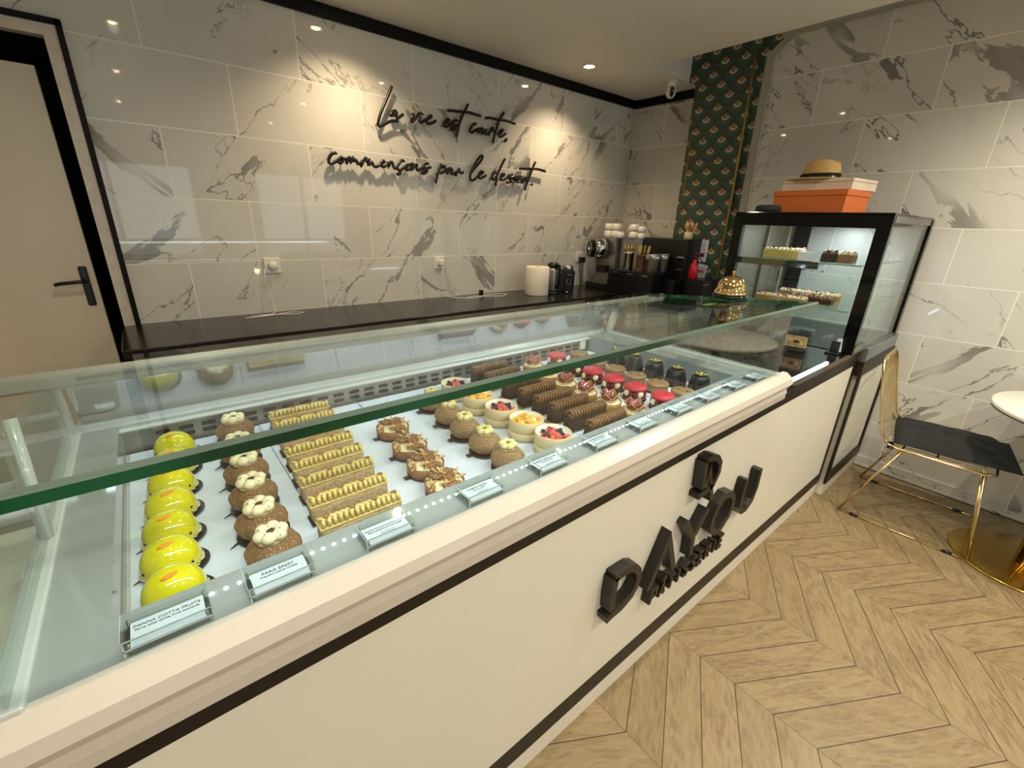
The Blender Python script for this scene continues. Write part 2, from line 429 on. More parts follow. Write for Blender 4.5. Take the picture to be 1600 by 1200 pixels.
W = {"la":[[[-1.757,2.158],[-1.771,2.133],[-1.791,2.096],[-1.815,2.052],[-1.835,2.013],[-1.849,1.978],[-1.855,1.948],[-1.831,1.952],[-1.804,1.967],[-1.773,1.982],[-1.748,1.987],[-1.73,1.989]],[[-1.738,2.038],[-1.757,2.035],[-1.774,2.015],[-1.771,2.01],[-1.752,2.018],[-1.735,2.036],[-1.737,2.021],[-1.738,2.008],[-1.726,2.006],[-1.71,2.017],[-1.694,2.028]]],"vie":[[[-1.625,2.042],[-1.639,2.018],[-1.641,1.997],[-1.623,2.01],[-1.603,2.033],[-1.581,2.054]],[[-1.58,2.034],[-1.589,2.015],[-1.585,2.003],[-1.568,2.008],[-1.542,2.022],[-1.518,2.035],[-1.502,2.048],[-1.514,2.047],[-1.531,2.031],[-1.537,2.012],[-1.526,2.003],[-1.502,2.01],[-1.474,2.027]],[[-1.57,2.047],[-1.567,2.05]]],"est":[[[-1.414,2.023],[-1.393,2.03],[-1.382,2.046],[-1.396,2.044],[-1.417,2.023],[-1.418,2.008],[-1.404,2.003],[-1.382,2.014],[-1.361,2.028],[-1.335,2.047],[-1.314,2.049]],[[-1.354,2.031],[-1.332,2.021],[-1.332,2.007],[-1.354,1.992],[-1.367,1.992],[-1.361,2.001],[-1.325,2.022],[-1.31,2.027]],[[-1.234,2.154],[-1.255,2.118],[-1.281,2.077],[-1.303,2.028],[-1.326,1.956]],[[-1.388,2.095],[-1.345,2.1],[-1.273,2.105],[-1.217,2.108],[-1.133,2.101]]],"courte":[[[-1.17,2.049],[-1.183,2.051],[-1.202,2.036],[-1.218,2.014],[-1.218,2.001],[-1.202,1.998],[-1.172,2.015],[-1.148,2.026],[-1.129,2.029],[-1.121,2.033],[-1.14,2.008],[-1.156,2.006],[-1.144,2.024]],[[-1.113,2.034],[-1.125,2.015],[-1.125,2.001],[-1.101,2.016],[-1.089,2.031],[-1.095,2.002],[-1.077,2.007]],[[-1.057,2.027],[-1.069,1.997],[-1.041,2.041],[-1.029,2.048],[-1.031,2.028],[-1.012,2.03]],[[-0.941,2.152],[-0.965,2.117],[-0.989,2.079],[-1.008,2.028],[-1.033,1.955]],[[-1.096,2.095],[-1.062,2.102],[-0.981,2.103],[-0.906,2.105],[-0.838,2.097]],[[-0.979,2.017],[-0.954,2.032],[-0.946,2.048],[-0.971,2.036],[-0.983,2.014],[-0.974,2.001],[-0.949,2.009],[-0.918,2.028]],[[-0.91,1.995],[-0.929,1.977]]],"commençons":[[[-2.113,1.771],[-2.116,1.78],[-2.128,1.777],[-2.146,1.761],[-2.157,1.738],[-2.154,1.726],[-2.142,1.725],[-2.122,1.734],[-2.103,1.746],[-2.079,1.765],[-2.097,1.751],[-2.101,1.734],[-2.091,1.732],[-2.075,1.751],[-2.08,1.763],[-2.072,1.754],[-2.053,1.755],[-2.061,1.73],[-2.042,1.764],[-2.036,1.762],[-2.039,1.737],[-2.014,1.769],[-2.016,1.747],[-2.001,1.756],[-1.995,1.737],[-1.98,1.743]],[[-1.965,1.757],[-1.979,1.724],[-1.95,1.766],[-1.941,1.772],[-1.942,1.751],[-1.924,1.771],[-1.932,1.735],[-1.905,1.755],[-1.903,1.74],[-1.892,1.731],[-1.874,1.735],[-1.846,1.753],[-1.828,1.767],[-1.845,1.763],[-1.855,1.744],[-1.841,1.735],[-1.822,1.745],[-1.803,1.765],[-1.805,1.735],[-1.794,1.763],[-1.781,1.764],[-1.774,1.741],[-1.765,1.734],[-1.749,1.738]],[[-1.704,1.772],[-1.71,1.781],[-1.726,1.775],[-1.746,1.749],[-1.753,1.738],[-1.744,1.728],[-1.729,1.727],[-1.706,1.742],[-1.679,1.761],[-1.693,1.743],[-1.69,1.73],[-1.674,1.737],[-1.663,1.759],[-1.679,1.761],[-1.663,1.762],[-1.64,1.77],[-1.658,1.729],[-1.634,1.759],[-1.617,1.766],[-1.621,1.742],[-1.608,1.737],[-1.584,1.75],[-1.556,1.777],[-1.536,1.779]],[[-1.744,1.728],[-1.733,1.716],[-1.736,1.705],[-1.756,1.702]],[[-1.581,1.756],[-1.55,1.748],[-1.548,1.734],[-1.568,1.721],[-1.585,1.723],[-1.575,1.735],[-1.547,1.751],[-1.519,1.762]]],"par":[[[-1.444,1.787],[-1.459,1.754],[-1.474,1.716],[-1.488,1.671]],[[-1.455,1.763],[-1.426,1.776],[-1.415,1.769],[-1.427,1.743],[-1.452,1.732]],[[-1.416,1.752],[-1.383,1.766],[-1.365,1.765],[-1.394,1.74],[-1.405,1.741],[-1.383,1.763],[-1.361,1.762],[-1.365,1.739],[-1.35,1.736],[-1.32,1.754],[-1.336,1.724],[-1.312,1.764],[-1.305,1.773],[-1.305,1.753],[-1.29,1.748],[-1.273,1.752]]],"le":[[[-1.221,1.742],[-1.181,1.787],[-1.138,1.826],[-1.116,1.858],[-1.122,1.87],[-1.146,1.852],[-1.189,1.798],[-1.217,1.748],[-1.217,1.716],[-1.201,1.708],[-1.177,1.719],[-1.149,1.742],[-1.113,1.763],[-1.113,1.772],[-1.133,1.767],[-1.149,1.745],[-1.141,1.729],[-1.117,1.732],[-1.084,1.75]]],"dessert":[[[-0.981,1.774],[-1.011,1.774],[-1.031,1.751],[-1.031,1.727],[-1.01,1.731],[-0.985,1.761]],[[-0.921,1.87],[-0.944,1.835],[-0.973,1.787],[-0.993,1.742],[-1.0,1.687]],[[-0.958,1.748],[-0.928,1.762],[-0.927,1.772],[-0.95,1.764],[-0.958,1.738],[-0.949,1.73],[-0.923,1.735],[-0.897,1.749],[-0.88,1.766],[-0.849,1.775]],[[-0.893,1.75],[-0.87,1.739],[-0.878,1.719],[-0.9,1.717]],[[-0.871,1.751],[-0.83,1.758],[-0.821,1.749],[-0.838,1.728],[-0.86,1.723]],[[-0.82,1.742],[-0.78,1.761],[-0.771,1.772],[-0.798,1.76],[-0.804,1.731],[-0.783,1.729],[-0.76,1.744],[-0.734,1.768],[-0.759,1.719],[-0.724,1.763],[-0.719,1.766],[-0.713,1.744],[-0.695,1.748]],[[-0.631,1.878],[-0.657,1.833],[-0.686,1.769],[-0.712,1.714],[-0.724,1.676]],[[-0.785,1.819],[-0.751,1.823],[-0.666,1.827],[-0.593,1.829],[-0.525,1.821]],[[-0.661,1.718],[-0.654,1.72]]]}
LG = {"D":[[[-2.241,0.561],[-2.245,0.5],[-2.242,0.451]],[[-2.246,0.563],[-2.209,0.562],[-2.176,0.559],[-2.152,0.548],[-2.134,0.527],[-2.126,0.498],[-2.132,0.472],[-2.154,0.446],[-2.195,0.43],[-2.238,0.428],[-2.261,0.423]]],"A":[[[-2.062,0.409],[-1.986,0.568],[-1.922,0.413]]],"Y":[[[-1.889,0.577],[-1.826,0.492],[-1.82,0.415]],[[-1.757,0.576],[-1.817,0.499]]],"O":[[[-1.591,0.566],[-1.634,0.575],[-1.672,0.552],[-1.697,0.51],[-1.697,0.465],[-1.66,0.431],[-1.616,0.427],[-1.573,0.462],[-1.554,0.505],[-1.56,0.537],[-1.591,0.566]]],"U":[[[-1.469,0.58],[-1.479,0.516],[-1.479,0.464],[-1.446,0.428],[-1.408,0.425],[-1.37,0.449],[-1.353,0.501],[-1.356,0.583]]],"mono":[[[-1.842,0.786],[-1.837,0.74],[-1.832,0.685]],[[-1.842,0.786],[-1.807,0.788],[-1.768,0.773],[-1.743,0.745],[-1.74,0.708],[-1.761,0.672],[-1.804,0.663],[-1.85,0.66]],[[-1.813,0.681],[-1.806,0.744],[-1.751,0.612]]],"sub":[[[-2.039,0.329],[-2.054,0.393],[-1.563,0.386],[-1.546,0.317]]]}
# ---------------------------------------------------------------- room shell
XR = .39; XC = .53; XP = .35; YF_ = -6.0; XLW = -4.9
struct(MB().box(XLW-.1, XR+.3, YF_-.1, .1, -.1, 0).obj('floor', M_FLOOR))
m = MB()
m.box(XLW-.1, XC+.2, -.61, .3, CZ, CZ+.5)
m.box(XLW-.1, -.13, YF_-.1, -.61, CZ, CZ+.5)
m.prism([(-.13, CZ), (XR+.2, CZ+.222*.72/.52), (XR+.2, CZ+.5), (-.13, CZ+.5)], YF_-.1, -.61, 'y')
struct(m.obj('ceiling', M_CEIL))
# back wall with the doorway at its left end
m = MB(); m.box(-3.165, XC+.15, 0, .15, 0, CZ+.4); m.box(-4.06, -3.165, 0, .15, 2.10, CZ+.4); m.box(XLW, -4.06, 0, .15, 0, CZ+.4)
struct(m.obj('wall_back', M_BACK))
struct(MB().box(XC, XC+.15, -.68, 0, 0, CZ+.4).obj('wall_return', M_RIGHT))
# patterned pillar
m = MB(); m.box(XP, XC+.14, -1.09, -.665, 0, 2.46); m.box(XP, XC+.14, -1.09, -.605, 2.46, 2.9)
struct(m.obj('wall_pillar', M_FAN))
# papered face between pillar and painted strip
m = MB(); m.prism([(-1.09, .8), (-1.155, .8), (-1.13, 2.53), (-1.222, 2.60), (-1.155, 2.68), (-1.07, 2.68)], XR-.012, XR+.1, 'x')
struct(m.obj('wall_pillar_flank', M_FAN))
struct(MB().box(XR, XR+.15, YF_-.1, -1.05, 0, 2.9).obj('wall_right', M_RIGHT))
# painted strip that frames the tiles
m = MB(); m.prism([(-1.10, .5), (-1.215, .5), (-1.182, 2.515), (-1.3, 2.608), (YF_, 2.60), (YF_, 2.70), (-1.10, 2.70)], XR-.006, XR+.05, 'x')
struct(m.obj('trim_7', M_STRIP))
m = MB()
for a, b in (((-1.222, .86), (-1.185, 2.51)), ((-1.185, 2.51), (-1.303, 2.604)), ((-1.303, 2.604), (YF_, 2.596))):
    m.tube([(XR-.008, a[0], a[1]), (XR-.008, b[0], b[1])], .0045, 6)
struct(m.obj('trim_8', pm('cream_profile', (226, 218, 200), .4)))
m = MB(); m.tube([(XP-.002, -1.071, 2.575), (XP-.002, -1.083, 2.2), (XP-.002, -1.093, 1.70), (XP-.002, -1.093, .93)], .008, 6)
m.tube([(XP-.002, -.672, 2.45), (XP-.002, -.70, 1.9), (XP-.002, -.705, .93)], .005, 6)
struct(m.obj('trim_9', M_BRASS))
# black cornice strips
struct(MB().box(-4.9, XC, -.018, .0, 2.40, 2.46).obj('trim_1', M_BLACKTRIM))
struct(MB().box(XC-.018, XC, -.665, -.0, 2.40, 2.46).obj('trim_2', M_BLACKTRIM))
# rest of the room behind the camera
struct(MB().box(XLW-.1, XLW, YF_, .15, 0, CZ+.4).obj('wall_left', M_WALLP))
m = MB(); m.box(XLW, XR+.1, YF_-.1, YF_, 2.1, 2.9); m.box(XLW, -4.2, YF_-.1, YF_, 0, 2.1); m.box(.1, XR+.1, YF_-.1, YF_, 0, 2.1); m.box(-2.2, -1.4, YF_-.1, YF_, 0, 2.1)
struct(m.obj('wall_front', M_WALLP))
for k, (x0, x1, z0) in enumerate(((-4.2, -2.2, .35), (-1.4, .1, .02))):
    m = MB()
    for a, b, c, d in ((x0, x1, z0-.0, z0+.05), (x0, x1, 2.05, 2.1), (x0, x0+.05, z0, 2.1), (x1-.05, x1, z0, 2.1), ((x0+x1)/2-.02, (x0+x1)/2+.02, z0, 2.1)):
        m.box(a, b, YF_-.08, YF_-.02, c, d)
    f = struct(m.obj('window_%d' % (k+1), M_BLACKTRIM))
    MB().box(x0+.05, x1-.05, YF_-.056, YF_-.048, z0+.05, 2.05).obj('pane', M_GLASS, f)
struct(MB().box(-4.2, -2.2, YF_-.1, YF_, 0, .35).obj('trim_3', M_WALLP))
# tiled skirting on the right wall
m = MB(); m.box(XR-.012, XR, YF_, -2.25, .004, .072)
struct(m.obj('baseboard_right', M_RIGHT))
struct(MB().box(XR-.016, XR, YF_, -2.25, 0, .004).obj('trim_6', M_BLACKTRIM))

# doorway
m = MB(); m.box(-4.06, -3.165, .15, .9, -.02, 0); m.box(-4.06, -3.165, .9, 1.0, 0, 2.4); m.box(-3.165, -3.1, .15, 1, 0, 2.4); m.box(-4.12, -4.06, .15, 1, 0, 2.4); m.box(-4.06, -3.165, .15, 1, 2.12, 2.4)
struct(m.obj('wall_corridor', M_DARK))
m = MB()   # white architrave and its black outer line
m.box(-3.192, -3.15, -.022, .02, 0, 2.075); m.box(-4.09, -3.15, -.022, .02, 2.075, 2.115)
struct(m.obj('trim_4', pm('white_architrave', (214, 202, 186), .5)))
m = MB(); m.box(-3.15, -3.130, -.03, .0, 0, 2.137); m.box(-4.1, -3.130, -.03, .0, 2.115, 2.137)
struct(m.obj('trim_5', M_BLACKTRIM))
m = MB(); m.bbox(-.86, 0, -.02, .02, 0.005, 1.985, .003)
d = struct(m.obj('door_1', pm('beige_door', (224, 210, 188), .5, var=.02, vs=3))); d.location = (-3.25, .10, 0); d.rotation_euler = (0, 0, math.radians(0))
m = MB(); m.bbox(-.052, -.022, -.03, -.019, 1.02, 1.2, .006)
m.tube([(-.037, -.03, 1.135), (-.037, -.065, 1.135), (-.06, -.068, 1.135), (-.12, -.066, 1.13), (-.14, -.062, 1.125)], .008, 8)
m.obj('door_handle', M_BLACK, d)
m = MB()
for z in (1.65, 1.4, 1.05): m.box(-3.23, -3.17, .4, .7, z, z+.03)
struct(m.obj('trim_10', M_DARK))

# ceiling light fittings
def ceiling_light(x, y, lab, r=.038):
    t = thing('recessed_ceiling_light', lab, 'ceiling light', (x, y, CZ), 0, 'recessed ceiling lights')
    MB().lathe([(r+.012, .001), (r+.012, -.004), (r, -.006), (r-.004, 0)], n=28, cap=False).obj('trim_ring', M_WPLAST, t)
    MB().ball((0, 0, .004), (r*.72, r*.72, .016), 18, 8).obj('bulb', M_BULB, t)
ceiling_light(KSPOTS[0][0], KSPOTS[0][1], 'recessed ceiling light above the left half of the black back worktop')
ceiling_light(KSPOTS[1][0], KSPOTS[1][1], 'lit recessed ceiling light in view near the black cornice above the paper roll')
for i, (x, y) in enumerate(RSPOTS):
    ceiling_light(x, y, 'recessed ceiling light out of view, in a set partly added to light the room', .03)
# security camera
t = thing('security_camera', 'small white security camera hanging from the ceiling by the green pillar', 'camera', (.205, -.56, CZ))
MB().lathe([(.036, 0), (.034, -.03), (.026, -.042), (.012, -.05)], n=28).obj('mount', M_WPLAST, t)
b = MB().ball((0, 0, -.078), (.038, .036, .041), 22, 14).obj('camera_head', M_WPLAST, t)
Mx = Matrix.Translation((-.006, -.004, -.078)) @ Matrix.Rotation(math.radians(-38), 4, 'Z')
MB().ball((0, -.013, 0), (.018, .0265, .034), 16, 12, M=Mx).obj('faceplate', M_BLACKG, t)
MB().lathe([(.007, -.0395), (.0075, -.041), (.004, -.0415)], M=Mx @ Matrix.Rotation(PI/2, 4, 'X') @ Matrix.Scale(-1, 4, (0, 0, 1)), n=16).obj('lens', M_STEEL, t)
MB().tube([(.03, -.01, -.01), (.09, -.015, -.012), (.145, -.03, -.004)], .0022, 6).obj('cable', M_WPLAST, t)

# wall outlets / switches on the back wall
def wall_plate(x, z, lab, knob, y=0.):
    t = thing('wall_socket' if not knob else 'dimmer_switch', lab, 'socket' if not knob else 'switch', (x, y, z))
    MB().bbox(-.041, .041, -.009, 0, -.041, .041, .003).obj('plate', M_WPLAST, t)
    Mr = Matrix.Rotation(PI/2, 4, 'X')
    if knob == 1: MB().lathe([(.024, 0), (.022, .016), (.018, .02), (0, .02)], (0, 0, .009), M=Mr, n=24).obj('knob', M_WPLAST, t)
    else:
        MB().lathe([(.023, 0), (.023, .004), (.02, .003), (.0, .002)], (0, 0, .009), M=Mr, n=24).obj('socket_ring', M_WPLAST, t)
    return t
wall_plate(-2.512, 1.184, 'white socket with a round adapter on the left tiles, white cord hanging from it', 1)
MB().tube([(-2.555, -.012, 1.17), (-2.56, -.02, 1.10), (-2.545, -.03, 1.0), (-2.54, -.05, .935), (-2.58, -.09, .932), (-2.66, -.12, .932), (-2.70, -.10, .932), (-2.62, -.07, .932), (-2.52, -.11, .932), (-2.44, -.14, .932), (-2.40, -.10, .932), (-2.46, -.07, .932), (-2.58, -.11, .932), (-2.7, -.13, .932)], .0022, 6).obj('cord', M_WPLAST)
tag(bpy.data.objects['cord'], 'white cord coiled on the left part of the black back worktop', 'cord')
wall_plate(-1.456, 1.169, 'white socket with a plug on the middle of the tiled back wall', 0)
MB().bbox(-1.475, -1.44, -.05, -.0095, 1.152, 1.187, .006).obj('charger_plug', M_WPLAST)
tag(bpy.data.objects['charger_plug'], 'white charger plug pushed into the middle wall socket', 'plug')
MB().tube([(-1.458, -.045, 1.15), (-1.45, -.05, 1.08), (-1.44, -.05, 1.0), (-1.43, -.06, .94), (-1.38, -.1, .932), (-1.28, -.17, .932), (-1.20, -.14, .932), (-1.12, -.09, .932), (-1.0, -.09, .932), (-.95, -.14, .932), (-1.03, -.19, .932), (-1.12, -.15, .932), (-1.22, -.10, .932), (-1.3, -.12, .932)], .0024, 6).obj('charging_cable', M_WPLAST)
tag(bpy.data.objects['charging_cable'], 'white charging cable looped on the worktop left of the paper roll', 'cable')
tag(MB().bbox(-1.15, -1.125, -.075, -.045, .9285, .965, .004).obj('usb_adapter', M_BLACK), 'small black adapter standing by the looped cable on the worktop', 'adapter')
t = wall_plate(-.035, 1.175, 'white socket on the tiles behind the coffee machine', 0)
m = MB(); m.bbox(-.045, .0, -.055, -.0095, 1.13, 1.175, .006); m.tube([(-.04, -.05, 1.13), (-.065, -.055, 1.05), (-.06, -.06, 1.0), (-.11, -.12, .935)], .004, 6); m.tube([(-.02, -.05, 1.13), (-.03, -.05, 1.05), (-.04, -.055, .97), (-.05, -.06, .935)], .004, 6)
tag(m.obj('power_plug', M_BLACK), 'black power plug with two leads beside the coffee machine', 'plug')

# script lettering on the back wall
LAB = {'la': 'La', 'vie': 'vie', 'est': 'est', 'courte': 'courte', 'commençons': 'commençons', 'par': 'par', 'le': 'le', 'dessert': 'dessert'}
def smooth_line(p, k=3):
    out = []
    n = len(p)
    for i in range(n-1):
        a = p[max(i-1, 0)]; b = p[i]; c = p[i+1]; d = p[min(i+2, n-1)]
        for j in range(k):
            t = j/k; out.append(tuple(.5*(2*b[q]+(c[q]-a[q])*t+(2*a[q]-5*b[q]+4*c[q]-d[q])*t*t+(3*b[q]-a[q]-3*c[q]+d[q])*t**3) for q in (0, 1)))
    out.append(p[-1]); return out
for key, strokes in W.items():
    m = MB()
    for s_ in strokes:
        q = smooth_line(s_) if len(s_) > 2 else s_
        m.tube([(x, -.036, z) for x, z in q], .0088 if len(s_) > 2 else .0100, 8)
        m.tube([(q[len(q)//2][0], -.036, q[len(q)//2][1]), (q[len(q)//2][0], 0.002, q[len(q)//2][1])], .003, 6)
    o = m.obj('script_word', M_BLACK)
    tag(o, 'black raised script word reading "%s" on the marble back wall' % LAB[key] if key not in ('courte', 'dessert') else 'black raised script word reading "%s" on the marble back wall, ending its line' % LAB[key], 'lettering', 'handwritten slogan words on the back wall')

# ---------------------------------------------------------------- back counter
t = thing('back_counter', 'long black worktop unit along the tiled back wall, turning along the pillar', 'counter', (-3.2, 0, 0))
t.location = (0, 0, 0)
m = MB(); m.bbox(-3.2, XC-.001, -.525, -.001, .888, .928, .003); m.bbox(-.16, XP-.002, -1.12, -.5251, .888, .928, .003)
m.obj('worktop', M_BLACKTOP, t)
MB().box(-3.17, XC-.002, -.49, -.001, .0, .888).obj('cabinet_body', pm('grey_cabinet', (186, 184, 178), .45, var=.03), t)
MB().box(-.13, XP-.002, -1.10, -.491, 0, .888).obj('cabinet_wing', pm('grey_cabinet', (186, 184, 178)), t)
for i in range(6):
    d = MB().bbox(-3.15+i*.5, -2.67+i*.5, -.508, -.491, .1, .87, .003).obj('door', pm('grey_cabinet_door', (176, 174, 170), .4, var=.03), t)
    MB().box(-2.86+i*.5, -2.70+i*.5, -.524, -.509, .82, .832).obj('handle', M_STEEL, d)

# ---------------------------------------------------------------- front counter and display case
XL, XE = -3.272, -1.368           # case ends
t = thing('service_counter', 'cream panelled service counter with dark brown frame and raised black lettering', 'counter', (0, 0, 0))
yf = -2.22; x0, x1 = -3.45, -.262
MB().box(x0, x1, yf+.012, -1.52, .085, .80).obj('body', M_CREAM, t)
MB().box(x0+.04, x1-.02, yf-.0025, yf+.012, .157, .805).obj('front_panel', M_CREAM, t)
m = MB(); m.box(x0, x1+.012, yf-.003, yf+.02, .805, .866); m.box(x0, x1+.012, yf-.003, yf+.02, .088, .157); m.box(x1-.035, x1+.012, yf-.003, yf+.02, .157, .805); m.box(x0, x0+.04, yf-.003, yf+.02, .157, .805)
m.obj('frame', M_BROWN, t)
MB().box(x0, x1+.03, yf+.004, -1.6, 0, .088).obj('kickboard', M_WKICK, t)
m = MB(); m.box(XE+.045, x1+.012, yf-.003, -1.52, .866, .893)
m.obj('black_worktop', pm('black_glossy_worktop', (26, 27, 30), .1, var=.3, vs=50, coat=.4), t)

# raised letters on the panel
def letter(name, strokes, lab, grp, wd=.024, th=.034):
    m = MB()
    for s_ in strokes: m.ribbon(s_, wd, yf-.003-th, yf-.0026)
    o = m.obj(name, pm('black_letter_face', (34, 29, 22), .4, var=.06)); tag(o, lab, 'letter', grp); return o
GL = 'large letters of the shop name on the counter'
letter('raised_letter', LG['D'], 'large black raised letter D, leftmost of the big counter letters', GL)
letter('raised_letter', LG['A'], 'large black raised letter A without a crossbar on the cream counter', GL)
letter('raised_letter', LG['Y'], 'large black raised letter Y with a split arm on the cream counter', GL)
letter('raised_letter', LG['O'], 'large black raised slanted letter O on the cream counter', GL)
letter('raised_letter', LG['U'], 'large black raised letter U, rightmost of the big counter letters', GL)
letter('raised_emblem', LG['mono'], 'black raised D and A monogram above the big counter letters', None, .021)
SF = {'P': [[(0, 0), (0, 1), (.8, 1), (.85, .5), (0, .45)]], 'Â': [[(0, 0), (.45, 1), (.9, 0)], [(.2, .35), (.7, .35)], [(.15, 1.2), (.45, 1.45), (.75, 1.2)]], 'T': [[(0, 1), (1, 1)], [(.5, 1), (.5, 0)]], 'I': [[(.4, 0), (.4, 1)]], 'S': [[(.9, .9), (.4, 1), (.05, .75), (.4, .52), (.8, .35), (.6, .03), (.0, .08)]], 'E': [[(.85, 1), (0, 1), (0, 0), (.85, 0)], [(0, .5), (.7, .5)]], 'R': [[(0, 0), (0, 1), (.8, 1), (.85, .5), (0, .45)], [(.35, .45), (.85, 0)]]}
word = 'PÂTISSERIE'; cnt = {}
for i, ch in enumerate(word):
    bx = -2.03+i*.0485; bz = .330-.0008*i
    st = [[(bx+p[0]*.033+p[1]*.006, bz+p[1]*.05) for p in s_] for s_ in SF[ch]]
    cnt[ch] = cnt.get(ch, 0)+1
    tot = word.count(ch); nm = ('%s ' % ['left', 'right'][cnt[ch]-1]) if tot == 2 else ''
    letter('raised_small_letter', st, 'small black raised %sletter %s in the line under the big letters' % (nm, ch), 'small letters under the shop name', .0125, .03)

# refrigerated display case
t = thing('display_case', 'refrigerated pastry display case with sloping glass top and green glass edge', 'display case', (0, 0, 0))
yl = -2.235
# front ledge, end ledges
m = MB(); m.box(XL, XE, yl, -2.138, .925, .964); m.box(XL, XL+.082, -2.138, -1.452, .88, .964); m.box(-1.50, XE, -2.138, -1.452, .88, .964)
m.obj('ledge', M_LEDGE, t)
m = MB(); m.prism([(-2.138, .925), (-2.138, .866), (-2.235, .866), (-2.235, .925)], XL, XE, 'x')
m.box(XL, XE, -2.1375, -1.46, .868, .890)
m.obj('well', pm('white_well', (205, 208, 206), .35), t)
# rail profile
m = MB(); prof = [(-2.2245, .866), (-2.2245, .967), (-2.240, .967), (-2.262, .950), (-2.268, .930), (-2.266, .9275), (-2.260, .9268), (-2.264, .9255), (-2.252, .905), (-2.256, .890), (-2.2535, .887), (-2.254, .868), (-2.245, .866)]
m.prism(prof, x0, -1.300, 'x', False); m.obj('front_rail', M_RAIL, t)
# side frame bars on the ledges
for a, b in ((XL-.012, XL+.018), (XE-.018, XE+.022)): MB().bbox(a, b, yl, -1.46, .962, .974, .003).obj('side_frame', M_WHITEM, t)
# vent plate at the back of the well
m = MB(); zb = .955
m.box(XL+.082, -1.50, -1.452, -1.444, .888, .947)
m.obj('vent_plate', M_STEELD, t)
m = MB()
n = 34
for i in range(n):
    xc = XL+.16+i*(1.62/(n-1))
    for z in (.911, .929):
        k = .016
        m.prism([(xc-k, z-.0035), (xc-k+.003, z-.0055), (xc+k-.003, z-.0055), (xc+k, z-.0035), (xc+k, z+.0035), (xc+k-.003, z+.0055), (xc-k+.003, z+.0055), (xc-k, z+.0035)], -1.4535, -1.4515, 'y')
m.obj('vent_slots', M_DARK, t).location = (0, 0, 0)
bpy.data.objects['vent_slots'].data.materials[0] = pm('vent_hole_black', (28, 24, 22), .8)
bpy.data.objects['vent_slots']['kind'] = 'stuff'
m = MB(); prof = [(-1.454, .944), (-1.458, .950), (-1.450, .956), (-1.450, .964), (-1.442, .968), (-1.436, .978), (-1.40, .978), (-1.40, .93), (-1.443, .93), (-1.443, .944)]
m.prism(prof, XL+.01, XE-.005, 'x'); m.obj('rear_sill', M_WHITEM, t)
# rear sliding panels (half mirrored) and posts
PAN = mirror_panel_mat('half_mirrored_panel', (128, 124, 120), .40)
for a, b, y in ((XL+.02, -2.31, 0.), (-2.33, XE-.02, .006)):
    MB().prism([(-1.428+y, .978), (-1.424+y, .978), (-1.496+y, 1.106), (-1.500+y, 1.106)], a, b, 'x').obj('sliding_panel', PAN, t)
for a, b in ((XL-.01, XL+.012), (XE-.014, XE+.008)): MB().prism([(-1.475, .974), (-1.450, .974), (-1.490, 1.13), (-1.515, 1.13)], a, b, 'x').obj('rear_post', M_WHITEM, t)
m = MB(); m.tube([(XL+.004, -1.90, .974), (XL+.006, -1.865, 1.163)], .0088, 14); m.obj('stay_rod', M_WHITEM, t)
m = MB(); prof = [(-1.482, 1.122), (-1.482, 1.112), (-1.490, 1.100), (-1.53, 1.100), (-1.54, 1.108), (-1.54, 1.130), (-1.53, 1.140), (-1.525, 1.128)]
m.prism(prof, -3.5, -1.06, 'x'); m.obj('rear_rail', pm('satin_aluminium', (186, 184, 176), .3, .6, var=.0), t)
# glass
def slab(m, x0, x1, ya, za, yb, zb, th):
    m.prism([(ya, za), (yb, zb), (yb, zb+th), (ya, za+th)], x0, x1, 'x')
m = MB(); gx0, gx1 = -3.5, -1.18
m.add([(gx0, -2.244, 1.216), (gx1, -2.244, 1.216), (gx1, -1.50, 1.147), (gx0, -1.50, 1.147), (gx0, -2.244, 1.199), (gx1, -2.244, 1.199), (gx1, -1.50, 1.130), (gx0, -1.50, 1.130)], [(0, 1, 2, 3), (4, 5, 6, 7)])
top = m.obj('glass_top', M_GLASST, t)
m = MB(); m.prism([(-2.2455, 1.199), (-2.2455, 1.2125), (-2.2435, 1.2125), (-2.2435, 1.199)], gx0, gx1, 'x'); m.box(gx1-.001, gx1+.001, -2.244, -1.5, 1.13, 1.131)
m.prism([(-2.244, 1.199), (-1.50, 1.130), (-1.50, 1.146), (-2.244, 1.215)], gx1-.001, gx1+.001, 'x')
m.obj('green_edge', M_GEDGE, top)
m = MB(); m.prism([(-2.2455, 1.2125), (-2.2395, 1.2178), (-2.2385, 1.2165), (-2.2435, 1.2115)], gx0, gx1, 'x')
m.obj('polished_chamfer', M_GBEV, top)
MB().box(XL+.006, XE-.002, -2.233, -2.228, .966, 1.1965).obj('front_glass', M_GLASS, t)
m = MB(); m.prism([(-2.228, .974), (-1.515, .974), (-1.515, 1.126), (-2.228, 1.194)], XL+.002, XL+.007, 'x'); m.obj('end_glass', M_GLASS, t)
m = MB(); m.prism([(-2.228, .974), (-1.515, .974), (-1.515, 1.126), (-2.228, 1.194)], XE-.007, XE-.002, 'x'); m.obj('end_glass', M_GLASS, t)
# led profile under rear rail
MB().box(XL+.05, XE-.05, -1.548, -1.520, 1.118, 1.124).obj('led_profile', M_STEEL, t)
# glowing dots on the ledge, standing in for reflections of a led strip
m = MB(); x = -3.10
while x < -1.55:
    m.ball((x, -2.168, .9642), (.0026, .0026, .0022), 8, 4, half=True); x += .0165
o = m.obj('led_reflection_dots', M_LED, t); o['kind'] = 'stuff'
# small card clipped at the rear right corner of the well
tag(MB().bbox(-1.56, -1.525, -1.4548, -1.4522, .905, .950, .0008).obj('thermometer_tag', M_WPLAST), 'small white thermometer tag at the rear right corner of the well', 'thermometer')
